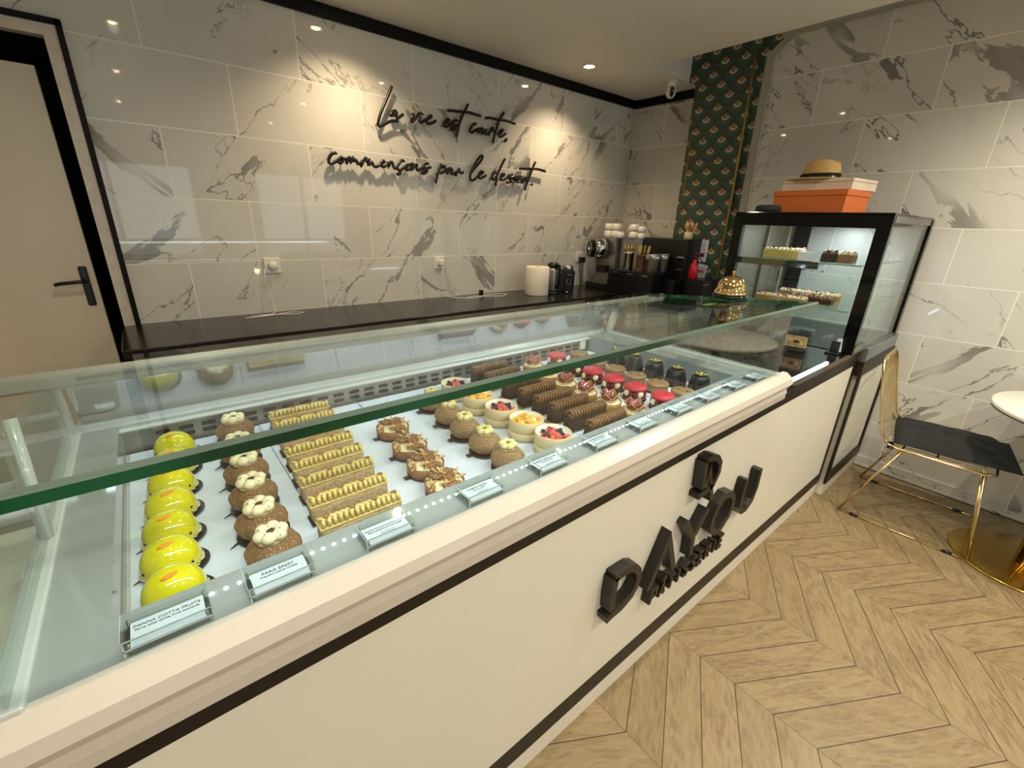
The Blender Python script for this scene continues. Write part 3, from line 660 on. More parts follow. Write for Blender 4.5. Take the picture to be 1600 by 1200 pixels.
# tray papers
for i in range(6):
    a = XL+.088+i*.282
    m = MB(); nn = 10; vs = []; fs = []
    for jx in range(nn+1):
        for jy in range(21):
            x = a+jx*(.279 if i < 5 else .262)/nn; y = -2.134+jy*(.666/20)
            z = .8945+.0022*noise.noise(Vector((x*9, y*14, i*3)))+.001*noise.noise(Vector((x*30, y*40, i)))
            vs.append((x, y, z))
    for jx in range(nn):
        for jy in range(20): q = jx*21+jy; fs.append((q, q+1, q+22, q+21))
    m.add(vs, fs, True); m.add([(v[0], v[1], .8906) for v in vs], [f[::-1] for f in fs], True)
    o = m.obj('tray_paper', M_PAPER)
    tag(o, 'white paper liner under the %s' % ['yellow chick domes', 'left choux buns and long eclairs', 'nut tarts', 'flower choux and wooden bowls', 'chocolate bars and fig tarts', 'red macarons and dark chocolate cakes'][i], 'paper', 'paper liners on the well floor')
# ---------------------------------------------------------------- pastries
ZT = .8975      # top of the tray papers
M_BOARD = pm('black_cake_board', (20, 17, 17), .35, var=.1)
M_BOARDB = pm('brown_cake_board', (62, 44, 36), .45, var=.1)
M_YEL = pm('yellow_mirror_glaze', (232, 218, 22), .06, var=.06, vs=40, coat=.8, rgb2=(214, 205, 12))
M_ORANGE = pm('orange_beak', (244, 142, 30), .4)
M_COCO = pm('desiccated_coconut', (238, 236, 190), .8, var=.1, vs=300, bump=.8, bs=400)
M_CHOUX = crackle_mat('cracked_choux', (172, 132, 88), (144, 106, 68))
M_CHOUX2 = crackle_mat('cracked_choux_light', (190, 156, 114), (162, 126, 88))
M_CREAMV = pm('vanilla_cream', (240, 226, 186), .45, var=.03)
M_CREAMP = pm('pistachio_cream', (224, 212, 146), .45, var=.05)
M_CHOC = pm('dark_chocolate', (58, 34, 26), .3, var=.15)
M_MILK = pm('milk_chocolate', (150, 112, 82), .35, var=.08)
M_BISC = pm('rolled_biscuit', (194, 164, 124), .7, vs=120, rgb2=(162, 132, 94), bump=.8, bs=160)
M_CREAMY = pm('yellow_piped_cream', (232, 208, 136), .4, vs=50, rgb2=(214, 186, 110))
M_NUT = pm('roasted_nut', (170, 120, 72), .5, vs=80, rgb2=(126, 80, 44))
M_NUTL = pm('pale_almond_sliver', (220, 188, 136), .5, vs=80, rgb2=(190, 150, 100))
M_PIST = pm('pistachio_piece', (150, 140, 60), .5)
M_SHELL = pm('brown_tart_shell', (158, 112, 80), .6, var=.1, vs=60, bump=.3, bs=200)
M_SHELLG = pm('golden_tart_shell', (176, 130, 62), .6, var=.1, vs=60, bump=.3, bs=200)
M_WOOD = pm('pale_wood_box', (226, 204, 160), .5, vs=9, rgb2=(212, 188, 144))
M_LINER = pm('pleated_paper', (244, 234, 220), .6)
M_STRAW = pm('strawberry_flesh', (200, 52, 46), .25, vs=60, rgb2=(226, 110, 90), coat=.5)
M_BLUE = pm('blueberry_skin', (34, 32, 54), .35, var=.2)
M_MANGO = pm('mango_cube', (246, 200, 40), .25, vs=50, rgb2=(236, 176, 24), coat=.5)
M_PINKF = pm('grapefruit_segment', (236, 130, 110), .3, coat=.4)
M_BROWNIE = pm('nubbly_dark_sponge', (66, 42, 28), .7, vs=140, rgb2=(40, 24, 16), bump=1., bs=220)
M_GANACHE = pm('piped_brown_ganache', (142, 104, 66), .45, vs=60, rgb2=(118, 82, 50))
M_FIG = pm('fig_flesh', (122, 34, 34), .3, vs=110, rgb2=(160, 64, 54), coat=.5)
M_FIGR = pm('fig_rind', (238, 196, 150), .4, vs=60)
M_RED = pm('red_macaron', (196, 40, 60), .45, var=.05, vs=80)
M_RASP = pm('raspberry_ring', (112, 12, 26), .4, vs=120, rgb2=(80, 8, 18), bump=1., bs=200)
M_TAUPE = pm('taupe_macaron', (150, 116, 78), .45, vs=40, rgb2=(134, 100, 64))
M_NOIR = pm('black_glazed_cake', (36, 32, 30), .33, var=.1, coat=.1)
M_LEAF = pm('gold_leaf', (222, 190, 60), .4, .2, vs=60)

def board(t, r, mat, tab=-1, ry=None, off=(0, 0)):
    m = MB(); m.lathe([(r, 0), (r, .0022)], (off[0], off[1], 0), 32, ry=(ry or r)/r, smooth=False)
    m.prism([(off[0]-r-.012, -.007), (off[0]-r+.006, -.007), (off[0]-r+.006, .007), (off[0]-r-.012, .007)] if tab < 0 else [(off[0]-r-.014, -.014), (off[0]-r+.006, -.004), (off[0]-r+.006, .004)], 0.0002, .002, 'z')
    return m.obj('cake_board', mat, t)
def make_chick():
    t = thing('chick_dome_cake', '', 'pastry')
    board(t, .045, M_BOARD, 1, .0415, (.007, -.001))
    prof = [(1, .0), (1.0, .18), (.97, .38), (.89, .58), (.74, .78), (.52, .92), (.26, .985), (0.0, 1.0)]
    m = MB(); m.lathe([(r*.042, z*.054+.0024) for r, z in prof], n=40, ry=.93); m.obj('glazed_dome', M_YEL, t)
    m = MB()
    for i in range(70):
        a = 2*PI*i/70+random.uniform(-.04, .04); r = 1.0+random.uniform(-.02, .03)
        m.ball((.0425*r*math.cos(a), .0395*r*math.sin(a), .0045+abs(random.gauss(0, .0022))), (.0026, .0018, .0016), 6, 4)
    o = m.obj('coconut_rim', M_COCO, t); o['kind'] = 'stuff'
    m = MB(); m.ball((-.005, -.012, .0545), (.0115, .0042, .0028), 14, 8, M=Matrix.Rotation(math.radians(16), 4, 'Z')); m.obj('beak', M_ORANGE, t)
    for a in (-.036, .028):
        yy = -math.sqrt(max(0, 1-(a/.042)**2))*.0390
        MB().ball((a, yy*.97, .018), .0024, 10, 6).obj('eye', M_BLACK, t)
    return t
def blob_body(r, h, seed, flat=.9):
    m = MB(); n = 44; rows = 22; vs = []; fs = []
    for j in range(rows+1):
        u = j/rows; ang = -PI*.32+u*(PI*.82)
        rr = r*math.cos(ang) if u < 1 else 0; z = h*(math.sin(ang)-math.sin(-PI*.32))/(1-math.sin(-PI*.32))
        for i in range(n):
            a = 2*PI*i/n
            q = Vector((rr*math.cos(a), rr*math.sin(a), z)); k = noise.noise(q*32+Vector((seed, 0, 0)))*.07+abs(noise.noise(q*120+Vector((0, seed, 0))))*.07-.02
            q *= 1+k; q.z = max(q.z, 0); vs.append((q.x, q.y, q.z+.0024))
    for j in range(rows):
        for i in range(n): a, b = j*n+i, j*n+(i+1) % n; fs.append((a, b, b+n, a+n))
    m.add(vs, fs, True); return m
def make_choux(kind):
    t = thing('choux_bun', '', 'pastry')
    if kind == 'choc':
        board(t, .044, M_BOARD, 1); blob_body(.044, .050, 3).obj('bun', M_CHOUX, t); z = .051; r = .0115; R = .0165; cm = M_CREAMV
    else:
        board(t, .040, M_BOARDB); blob_body(.042, .052, 8).obj('bun', M_CHOUX2, t); z = .053; r = .0098; R = .0135; cm = M_CREAMP
    MB().lathe([(R+.007, z-.003), (R+.009, z), (R+.006, z+.003), (0, z+.003)], n=28, wob=lambda a, j: 1+.03*math.sin(a*7)).obj('biscuit_disc', M_BISC, t)
    m = MB()
    for i in range(6):
        a = 2*PI*i/6+.2; m.ball((R*math.cos(a), R*math.sin(a), z+.0085), (r, r, r*.85), 14, 9)
    m.ball((0, 0, z+.006), (r*.8, r*.8, r*.6), 10, 6)
    f = m.obj('cream_flower', cm, t)
    MB().ball((0, 0, z+.0125), (.0075, .005, .003), 10, 6, M=Matrix.Rotation(.5, 4, 'Z')).obj('nut' if kind != 'choc' else 'chocolate_nib', M_CHOC if kind == 'choc' else M_NUT, f)
    if kind == 'choc':
        m = MB()
        for i in range(26):
            a = random.uniform(0, 6.28); q = random.uniform(.4, 1.5)*R; m.ball((q*math.cos(a), q*math.sin(a), z+.0175-.006*abs(q/R-1)*1.4), (.0018, .0011, .0008), 6, 4)
        s = m.obj('chocolate_flecks', M_CHOC, f); s['kind'] = 'stuff'
    return t
def make_eclair():
    t = thing('piped_finger_cake', '', 'pastry'); L = .15
    MB().bbox(-L/2-.004, L/2+.004, -.019, .019, 0, .0022, .0008).obj('cake_board', M_BOARD, t)
    m = MB(); n = 26; vs = []; fs = []
    prof = [(-.016, 0), (-.0175, .014), (-.0175, .03), (-.015, .034), (.015, .034), (.0175, .03), (.0175, .014), (.016, 0)]
    for i in range(n+1):
        x = -L/2+L*i/n
        for p in prof:
            k = 1+.10*noise.noise(Vector((x*60, p[0]*90, p[1]*90))); vs.append((x*(1+.01*noise.noise(Vector((p[0]*200, p[1]*200, i)))), p[0]*k, p[1]+.0024))
    for i in range(n):
        for j in range(8): a = i*8+j; b = i*8+(j+1) % 8; fs.append((a, b, b+8, a+8))
    fs += [tuple(range(8)), tuple(n*8+j for j in range(8))[::-1]]
    m.add(vs, fs, True); m.obj('biscuit', M_BISC, t)
    MB().bbox(-L/2-.003, L/2+.003, -.0165, .0165, .0365, .0405, .0012).obj('chocolate_slab', M_CREAMY, t)
    m = MB(); N = 15
    for i in range(N):
        x = -L/2+.004+(L-.008)*i/(N-1); s = 1 if i % 2 else -1
        pts = []
        for j in range(9):
            u = j/8; pts.append((x+.0042*math.sin(u*2*PI)*1.0, -.009+u*.018, .046+.0062*math.sin(u*PI)))
        m.tube(pts, .0036, 7)
        m.tube([(x, -.012, .041), (x+.0012, -.0125, .050), (x, -.009, .0545)], .0036, 8)
    m.obj('piped_cream', M_CREAMY, t)
    m = MB()
    for x, kk in ((-.062, 0), (-.015, 1), (.028, 0), (.066, 0)): m.ball((x, -.002, .0565), (.0065, .0035, .0022), 10, 6, M=Matrix.Rotation(.0, 4, 'Z'))
    m.obj('nut_pieces', M_NUT, t); return t
def shell(m, R, h, wall=.003): m.lathe([(R*.93, 0), (R*.97, .001), (R, h), (R-wall, h), (R-wall, h-.004)], n=44, cap=False); m.lathe([(R*.93, 0), (R*.93, .001)], n=44)
def make_nut_tart():
    t = thing('nut_tart', '', 'pastry'); R = .044
    b = board(t, .043, M_BOARDB)
    m = MB(); m.lathe([(R*.95, .0024), (R, .026), (R-.004, .026), (R-.004, .021)], n=44); m.obj('tart_shell', M_SHELL, t)
    MB().ball((0, 0, .022), (R-.0035, R-.0035, .009), 30, 7, half=True).obj('cream_filling', M_CREAMV, t)
    for k in range(46):
        a = random.uniform(0, 6.28); q = math.sqrt(random.random())*.0405; z = .0265+.010*(1-(q/.042)**2)+random.uniform(0, .004)
        Mx = Matrix.Translation((q*math.cos(a), q*math.sin(a), z)) @ Matrix.Rotation(random.uniform(0, 6.28), 4, 'Z') @ Matrix.Rotation(random.uniform(-.5, .5), 4, 'Y')
        m = MB()
        if k % 3 == 0: m.bbox(-.013, .013, -.0022, .0022, -.0016, .0016, .0006, Mx); mt = M_NUTL
        elif k % 3 == 1: m.ball((0, 0, 0), (.0082, .0058, .0048), 10, 7, M=Mx); mt = M_NUT
        else: m.ball((0, 0, 0), (.0072, .0062, .0046), 9, 6, bump=.3, bf=30, seed=k, M=Mx); mt = M_CHOUX
        m.obj('nut', mt, t)
    return t
def make_bowl(fruit):
    t = thing('wooden_dessert_bowl', '', 'dessert')
    MB().lathe([(.0485, 0), (.0500, .001), (.0500, .019), (.0490, .020), (.0465, .0203)], n=48).obj('box_base', M_WOOD, t)
    m = MB(); m.lathe([(.0465, .0203), (.0478, .0215), (.0484, .022), (.0484, .052), (.0470, .053), (.0470, .030)], n=48, cap=False)
    rim = m.obj('box_wall', M_WOOD, t)
    MB().box(.003, .007, -.0490, -.0482, .032, .037).obj('seam_staple', M_CHOC, rim)
    m = MB(); m.lathe([(.0468, .051), (.0450, .049), (.0425, .038), (0, .036)], n=72, cap=False, wob=lambda a, j: 1+(.016*math.sin(a*36) if j < 2 else 0)); m.obj('paper_liner', M_LINER, t)
    MB().ball((0, 0, .033), (.0405, .0405, .006), 28, 5, half=True).obj('cream', M_CREAMV, t)
    random.seed(5 if fruit else 9)
    for k in range(38):
        a = random.uniform(0, 6.28); q = math.sqrt(random.random())*.0385; z = .0415+random.uniform(0, .005)*(1-q/.04)
        Mx = Matrix.Translation((q*math.cos(a), q*math.sin(a), z)) @ Matrix.Rotation(random.uniform(0, 6.28), 4, 'Z') @ Matrix.Rotation(random.uniform(-.3, .3), 4, 'Y'); m = MB()
        if fruit:
            if k % 4 == 3: m.ball((0, 0, 0), (.009, .006, .004), 10, 6, M=Mx); m.obj('grapefruit_piece', M_PINKF, t)
            else: m.bbox(-.008, .008, -.0065, .0065, -.004, .004, .002, Mx); m.obj('mango_piece', M_MANGO, t)
        else:
            if k % 3 == 2: m.ball((0, 0, .002), .0058, 12, 8, M=Mx); m.obj('blueberry', M_BLUE, t)
            else: m.ball((0, 0, 0), (.010, .007, .0042), 12, 7, M=Mx); m.obj('strawberry_piece', M_STRAW, t)
    if fruit: MB().ball((0, 0, .048), (.006, .006, .003), 12, 7).obj('physalis', M_PIST, t)
    return t
def make_choc_bar():
    t = thing('chocolate_bar_cake', '', 'pastry'); L = .145
    m = MB(); m.bbox(-L/2-.012, L/2+.004, -.020, .020, 0, .0022, .0008); m.obj('cake_board', pm('gold_cake_board', (150, 128, 88), .4, .3), t)
    m = MB(); n = 30; vs = []; fs = []
    prof = [(-.019, 0), (-.0185, .012), (-.0155, .030), (-.0135, .040), (.0135, .040), (.0155, .030), (.0185, .012), (.019, 0)]
    for i in range(n+1):
        x = -L/2+L*i/n
        for p in prof: k = 1+.08*noise.noise(Vector((x*90, p[0]*130, p[1]*130))); vs.append((x, p[0]*k, p[1]+.0024))
    for i in range(n):
        for j in range(8): a = i*8+j; b = i*8+(j+1) % 8; fs.append((a, b, b+8, a+8))
    fs += [tuple(range(8)), tuple(n*8+j for j in range(8))[::-1]]
    m.add(vs, fs, True); m.obj('sponge', M_BROWNIE, t)
    m = MB(); N = 13
    for i in range(N):
        x = -L/2+.004+(L-.008)*i/(N-1)
        m.tube([(x, -.0135, .040), (x, -.0145, .0555), (x+.001, -.008, .0600), (x, .002, .0605), (x+.001, .0095, .0585), (x, .0135, .042)], .0040, 8)
    m.bbox(-L/2+.003, L/2-.003, -.007, .007, .041, .050, .001)
    m.obj('piped_ganache', M_GANACHE, t); return t
def make_fig_tart():
    t = thing('fig_tart', '', 'pastry'); R = .042
    board(t, .040, M_BOARD)
    MB().lathe([(R*.96, .0024), (R, .024), (R-.004, .024), (R-.004, .020)], n=44).obj('tart_shell', M_SHELLG, t)
    MB().ball((0, 0, .020), (R-.0035, R-.0035, .008), 30, 6, half=True).obj('cream_filling', M_CREAMV, t)
    for k in range(7):
        a = 2*PI*k/6+.3; q = .024 if k < 6 else 0
        Mx = Matrix.Translation((q*math.cos(a), q*math.sin(a), .030+(.004 if k == 6 else 0))) @ Matrix.Rotation(a+PI/2+random.uniform(-.4, .4), 4, 'Z') @ Matrix.Rotation(random.uniform(-.25, .25), 4, 'Y') @ Matrix.Rotation(random.uniform(.1, .5), 4, 'X')
        n = 14; arc = [(.0195*math.sin(-1.15+2.3*i/n)*1.05, .020-.0205*math.cos(-1.15+2.3*i/n)) for i in range(n+1)]
        m = MB(); vs = [Mx @ Vector((x, 0, z)) for x, z in arc]+[Mx @ Vector((0, -.001, .027))]+[Mx @ Vector((x*.8, .007, z*.8+.004)) for x, z in arc]
        fs = [(i, i+1, n+1) for i in range(n)]+[(n+2+i+1, n+2+i, n+1) for i in range(n)]+[(i+1, i, n+2+i, n+3+i) for i in range(n)]
        m.add(vs, fs, False); w_ = m.obj('fig_wedge', M_FIG, t)
        m = MB(); m.tube([Mx @ Vector((x, -.0006, z)) for x, z in arc], .0017, 6); m.tube([Mx @ Vector((arc[-1][0], 0, arc[-1][1])), Mx @ Vector((0, -.001, .0275)), Mx @ Vector((arc[0][0], 0, arc[0][1]))], .0009, 5); m.obj('rind', M_FIGR, w_)
    return t
def make_macaron():
    t = thing('red_macaron_cake', '', 'pastry')
    MB().lathe([(.041, 0), (.041, .002)], n=32, smooth=False).obj('cake_board', M_BOARD, t)
    MB().lathe([(.036, .0022), (.0395, .005), (.0395, .009), (.036, .012), (0, .0125)], n=40).obj('lower_shell', M_RASP, t)
    for k in range(12):
        a = 2*PI*k/12
        if k % 3 == 0:
            MB().ball((.0305*math.cos(a-.5), .0305*math.sin(a-.5), .0245), (.0112, .0112, .0125), 14, 9).obj('cream_drop', M_CREAMV, t)
        else:
            MB().ball((.031*math.cos(a-.5), .031*math.sin(a-.5), .0235), (.0085, .0085, .0115), 12, 8).obj('raspberry', M_RASP, t)
    MB().lathe([(.030, .036), (.0375, .037), (.0395, .040), (.0385, .044), (.033, .0495), (.020, .053), (0, .054)], n=44).obj('upper_shell', M_RED, t)
    return t
def make_taupe():
    t = thing('taupe_macaron_cake', '', 'pastry')
    MB().lathe([(.040, 0), (.040, .002)], n=32, smooth=False).obj('cake_board', M_BOARD, t)
    MB().lathe([(.037, .0022), (.0395, .006), (.0385, .022), (.036, .024), (0, .0245)], n=40).obj('mousse', M_MILK, t)
    m = MB(); m.lathe([(.037, .024), (.0405, .0255), (.0410, .029), (.037, .0345), (.025, .037), (0, .0375)], n=44); m.obj('upper_shell', M_TAUPE, t)
    for a in (.4, 2.5, 4.4): MB().ball((.019*math.cos(a), .019*math.sin(a), .0375), (.0045, .0045, .0014), 12, 6).obj('chocolate_dot', M_CHOC, t)
    return t
def make_noir():
    t = thing('black_cone_cake', '', 'pastry')
    MB().lathe([(.042, 0), (.042, .002)], n=32, smooth=False).obj('cake_board', M_BOARD, t)
    def w_(a, j): return 1+.045*math.cos(a*6)
    MB().lathe([(.041, .0022), (.0395, .008), (.033, .040), (.0285, .056), (.0262, .0592), (0, .0605)], n=48, wob=w_).obj('glazed_cake', M_NOIR, t)
    m = MB()
    for a in range(4):
        A = a*PI/2+.3; m.add([(0, 0, .0615), (.017*math.cos(A-.4), .017*math.sin(A-.4), .0685), (.022*math.cos(A), .022*math.sin(A), .0665), (.017*math.cos(A+.4), .017*math.sin(A+.4), .0685), (0, 0, .0598)], [(0, 1, 2), (0, 2, 3), (4, 2, 1), (4, 3, 2), (0, 4, 1), (0, 3, 4)])
    m.obj('gold_flower', M_LEAF, t); return t

def row(proto, xs, ys, lab, grp, jit=.1, rz=0., used=set()):
    n = len(ys)
    for i, y in enumerate(ys):
        x = xs[i] if isinstance(xs, (list, tuple)) else xs
        a = rz+random.uniform(-jit, jit)
        l = lab+(', frontmost in its row' if i == 0 else ', rearmost in its row' if i == n-1 else ', %s from the front' % ORD[i])
        if i == 0: o = proto; o.location = (x, y, ZT); o.rotation_euler = (0, 0, a); o['label'] = l; o['group'] = grp
        else: o = dup(proto, (x, y, ZT), a, l, grp)
row(make_chick(), [-3.128, -3.128, -3.124, -3.118, -3.112, -3.103, -3.095], [-2.064, -1.982, -1.898, -1.812, -1.722, -1.63, -1.535], 'glossy yellow dome cake with orange beak', 'yellow chick dome cakes')
row(make_choux('choc'), [-2.99, -2.99, -2.985, -2.98, -2.975, -2.965], [-2.068, -1.975, -1.875, -1.77, -1.66, -1.53], 'cracked brown choux bun with speckled cream flower', 'choux buns with speckled flowers')
row(make_eclair(), [-2.84, -2.835, -2.83, -2.825, -2.82, -2.815, -2.81, -2.805], [-2.072, -1.995, -1.915, -1.84, -1.765, -1.685, -1.605, -1.53], 'long pale finger cake with ruffled yellow cream', 'finger cakes with yellow cream', .02)
row(make_nut_tart(), [-2.65, -2.645, -2.635, -2.625], [-2.06, -1.965, -1.865, -1.745], 'round brown tart heaped with nuts', 'nut tarts', 0)
row(make_choux('pist'), [-2.475, -2.475, -2.47, -2.46, -2.452], [-2.06, -1.965, -1.865, -1.765, -1.65], 'cracked choux bun with yellow cream flower and brown tab', 'choux buns with yellow flowers', .05)
b1 = make_bowl(False); b2 = make_bowl(True)
row(b1, [-2.325, -2.328, -2.335], [-2.062, -1.845, -1.605], 'round wooden bowl of strawberries and blueberries', 'berry bowls')
row(b2, [-2.325, -2.335], [-1.955, -1.735], 'round wooden bowl of yellow mango pieces', 'mango bowls', .1)
row(make_choc_bar(), -2.14, [-2.085, -2.01, -1.94, -1.87, -1.795, -1.715, -1.61, -1.53], 'dark chocolate bar cake with ribbed ganache crest', 'chocolate bar cakes', .03)
row(make_fig_tart(), [-1.975, -1.978, -1.98, -1.975, -1.965, -1.93], [-2.062, -1.965, -1.865, -1.765, -1.665, -1.54], 'golden tart topped with fig wedges', 'fig tarts', 0)
row(make_macaron(), [-1.835, -1.838, -1.832, -1.828, -1.82, -1.80], [-2.07, -1.965, -1.865, -1.765, -1.665, -1.545], 'bright red macaron cake with white cream drops', 'red macaron cakes', .15)
row(make_taupe(), [-1.708, -1.71, -1.705, -1.70, -1.695, -1.67], [-2.068, -1.968, -1.87, -1.77, -1.67, -1.55], 'taupe brown macaron cake with three dots', 'taupe macaron cakes', .3)
row(make_noir(), [-1.585, -1.585, -1.578, -1.572, -1.565], [-2.06, -1.965, -1.865, -1.765, -1.67], 'black truncated cone cake with gold leaf', 'black cone cakes', .3)

# ---------------------------------------------------------------- price blocks
PB = [(-3.131, 'PANNA COTTA FRUITS', 'Panna cotta vanille, fruits exotiques', 'the yellow dome cakes', .088), (-3.003, 'PARIS BREST', 'Craquelin, praline noisette', 'the speckled-flower choux', .084),
      (-2.842, 'FINGER PISTACHE FRUITS ROUGES', 'Biscuit pistache et fruits rouges', 'the long finger cakes', .085), (-2.652, 'TARTE NOIX', 'Noix et praline', 'the nut tarts', .085),
      (-2.475, 'CHOUX PISTACHE', 'Craquelin pistache', 'the yellow-flower choux', .085), (-2.302, 'COUPE FRUITS', 'Fruits frais de saison', 'the wooden bowls', .085),
      (-2.135, '', '', 'the chocolate bar cakes', .085), (-1.962, '', '', 'the fig tarts', .085), (-1.80, '', '', 'the red macaron cakes', .085), (-1.625, '', '', 'the taupe cakes', .085), (-1.475, '', '', 'the right end of the case', .078)]
for i, (x, a, b, lab, wd) in enumerate(PB):
    t = thing('price_block', 'clear acrylic price block on the front ledge before %s' % lab, 'price tag', (x, -2.196, .9645), 0, 'acrylic price blocks')
    h = .025; d = .025; wv = wd/2
    m = MB(); m.box(-wv, wv, -d, d, 0, h*.42); m.obj('lower_plate', M_ACRYL, t)
    m = MB(); m.box(-wv, wv, -d, d, h*.5, h); m.obj('upper_plate', M_ACRYL, t)
    m = MB(); m.box(-wv, wv, -d-.0006, -d, h*.93, h); m.box(-wv, wv, -d-.0006, -d, h*.40, h*.48); m.box(-wv, wv, -d-.0006, -d, 0, h*.06); m.box(-wv, -wv+.002, -d-.0006, -d, h*.06, h*.93); m.box(-wv-.0005, -wv, -d, d, h*.9, h); m.obj('polished_edges', M_ACEDGE, t)
    c = MB().box(-wv+.007, wv-.006, -d+.001, d-.007, h*.43, h*.49).obj('printed_card', M_CARD, t)
    m = MB()
    for sx in (-1, 1):
        for sy in (-1, 1): m.cyl((sx*(wv-.005), sy*(d-.005), h*.05), .0018, h*.6, 10)
    o = m.obj('magnets', M_STEEL, t)
    def txt(s_, size, yy):
        me = text_mesh(s_, size); me.materials.append(M_INK)
        xs = [v.co.x for v in me.vertices]; k = min(1, (wd-.02)/max(1e-4, max(xs)-min(xs)))
        for v in me.vertices: v.co *= k
        q = bpy.data.objects.new('lettering', me); COL.objects.link(q); q.parent = c; q.location = (0, yy, h*.49+.0003)
    if a:
        txt(a, .0078, .007); txt(b, .0046, .0015)
    if i > 1:
        m = MB()
        for k_ in range(2 if a else 4): m.box(-wv+.018+.004*(k_ % 2), wv-.018-.006*(k_ % 2), -.003-k_*.0036, -.0023-k_*.0036, h*.49, h*.49+.0003) if not a else m.box(-.012, .012, -.006-k_*.004, -.0053-k_*.004, h*.49, h*.49+.0003)
        m.obj('text_lines', M_INK, c)
# ---------------------------------------------------------------- things on the glass top and right counter
def gz(y): return 1.216-(y+2.244)*(.069/.744)
t = thing('counter_bell', 'shiny gold call bell on a black ring base at the glass top end', 'bell', (-1.25, -1.95, 1.2))
t.location.z = gz(-2.01)+.001; t.scale = (1.12, 1.12, 1.12)
MB().lathe([(.058, 0), (.060, .002), (.060, .009), (.056, .012), (.050, .0125)], n=44).obj('base_ring', M_BLACKG, t)
MB().lathe([(.053, .0125), (.0555, .016), (.0550, .020), (.0500, .026), (.0470, .032), (.0462, .036), (.0455, .044), (.042, .055), (.035, .065), (.024, .0735), (.010, .078), (0, .0785)], n=44).obj('dome', M_GOLD, t)
MB().lathe([(.004, .077), (.004, .086), (.0065, .087), (.0065, .092), (.003, .094), (0, .094)], n=20).obj('plunger', M_GOLD, t)
t = thing('green_card', 'black and green printed card lying flat on the glass top before the bell', 'card', (-1.50, -2.01, gz(-2.01)+.002), .1)
Mx = Matrix.Rotation(-math.atan(.069/.744), 4, 'X')
MB().bbox(-.06, .06, -.045, .045, 0, .0008, .0003, Mx).obj('card_sheet', M_BLACK, t)
MB().bbox(-.03, .05, 0.0, .03, .0008, .0013, .0002, Mx).obj('green_print', pm('green_print', (70, 120, 40), .4), t)
# clear box with kraft label
t = thing('clear_donation_box', 'clear plastic box with a kraft paper label on the black counter end', 'box', (-.60, -2.035, .8945), math.radians(8))
m = MB(); m.box(-.055, .055, -.055, -.053, 0, .105); m.box(-.055, .055, .053, .055, 0, .105); m.box(-.055, -.053, -.053, .053, 0, .105); m.box(.053, .055, -.053, .053, 0, .105); m.box(-.056, .056, -.056, .056, .105, .108)
m.obj('box_shell', M_ACRYL, t)
m = MB(); m.box(-.0575, -.0565, -.048, .044, .028, .082); l = m.obj('kraft_label', pm('kraft_label', (196, 172, 120), .6, vs=60, rgb2=(130, 108, 66)), t)
m = MB(); m.box(-.0580, -.0575, -.038, .034, .036, .038); m.box(-.0580, -.0575, -.038, .034, .072, .074); m.box(-.0580, -.0575, -.038, -.036, .038, .072); m.box(-.0580, -.0575, .032, .034, .038, .072)
m.ball((-.0575, -.004, .055), (.0008, .014, .009), 12, 6); m.obj('printed_frame', pm('dark_print', (70, 54, 30), .6), l)
m = MB()
for k in range(12): m.bbox(-.04, .04, -.035, .035, .003+k*.004, .006+k*.004, .001, Matrix.Rotation(random.uniform(-.3, .3), 4, 'Z'))
m.obj('paper_slips', pm('mixed_paper', (110, 92, 66), .6, vs=200, rgb2=(54, 40, 28)), t)
# card holder
t = thing('card_holder', 'small black card stand with a white card leaning at the fridge post', 'card holder', (-.485, -2.165, .8935), .1)
MB().bbox(-.045, .02, -.03, .03, 0, .008, .002).obj('base', M_BLACK, t)
MB().bbox(-.02, -.012, -.022, .016, .008, .062, .002).obj('upright', M_BLACK, t)
m = MB(); m.prism([(-.032, .012), (.006, .012), (-.006, .075), (-.024, .078)], -.011, -.0095, 'x'); m.obj('card', M_CARD, t)
tag(MB().bbox(-1.13, -.72, -2.217, -2.205, .8935, .900, .002).obj('glowing_strip', M_GLOW), 'bright white glowing strip along the front edge of the black counter', 'light strip')  # glowing bar laid along the counter edge
tag(MB().bbox(-1.33, -1.13, -2.10, -2.0, .8935, .9, .003).obj('black_wallet', M_BLACK), 'low black object on the black counter just behind the case end glass', 'wallet')

# ---------------------------------------------------------------- display fridge
t = thing('cake_fridge', 'tall black framed refrigerated cake display with two glass shelves against the right wall', 'display fridge', (0, 0, 0))
fx0, fx1, fy0, fy1, fz0, fz1 = -.469, XR-.004, -2.238, -1.538, .8945, 1.545
m = MB(); m.box(-.225, fx1, -2.245, -1.54, 0, .745); m.obj('base_body', M_CREAM, t)
m = MB(); m.box(-.248, fx1, -2.256, -1.54, .745, .822); m.box(-.248, fx1, -2.256, -2.244, .085, .150); m.box(-.248, -.215, -2.256, -2.244, .150, .745); m.box(fx1-.03, fx1, -2.256, -2.244, .150, .745); m.obj('base_frame', M_BROWN, t)
MB().box(-.22, fx1, -2.248, -2.244, .0, .085).obj('base_kick', M_WKICK, t)
m = MB(); m.box(-.228, fx1, -2.252, -1.54, .822, .893); m.obj('lower_sill', pm('grey_sill', (120, 128, 130), .25, .3), t)
m = MB()
m.bbox(fx0, fx1, fy0, fy1, fz1-.012, fz1, .003)                                   # roof
m.box(fx0, fx0+.02, fy0, fy1, 1.478, fz1-.012); m.obj('roof', M_BLACKG, t)
m = MB(); m.box(fx0, fx0+.035, fy0, fy0+.055, .8945, 1.478); m.obj('front_post', M_BLACKG, t)
m = MB(); m.box(fx0, fx0+.035, fy1-.05, fy1, .8945, 1.478); m.obj('rear_post', M_BLACKG, t)
m = MB(); m.box(fx1-.05, fx1, fy0-.004, fy0+.03, .8945, 1.533); m.obj('wall_post', M_BLACKG, t)
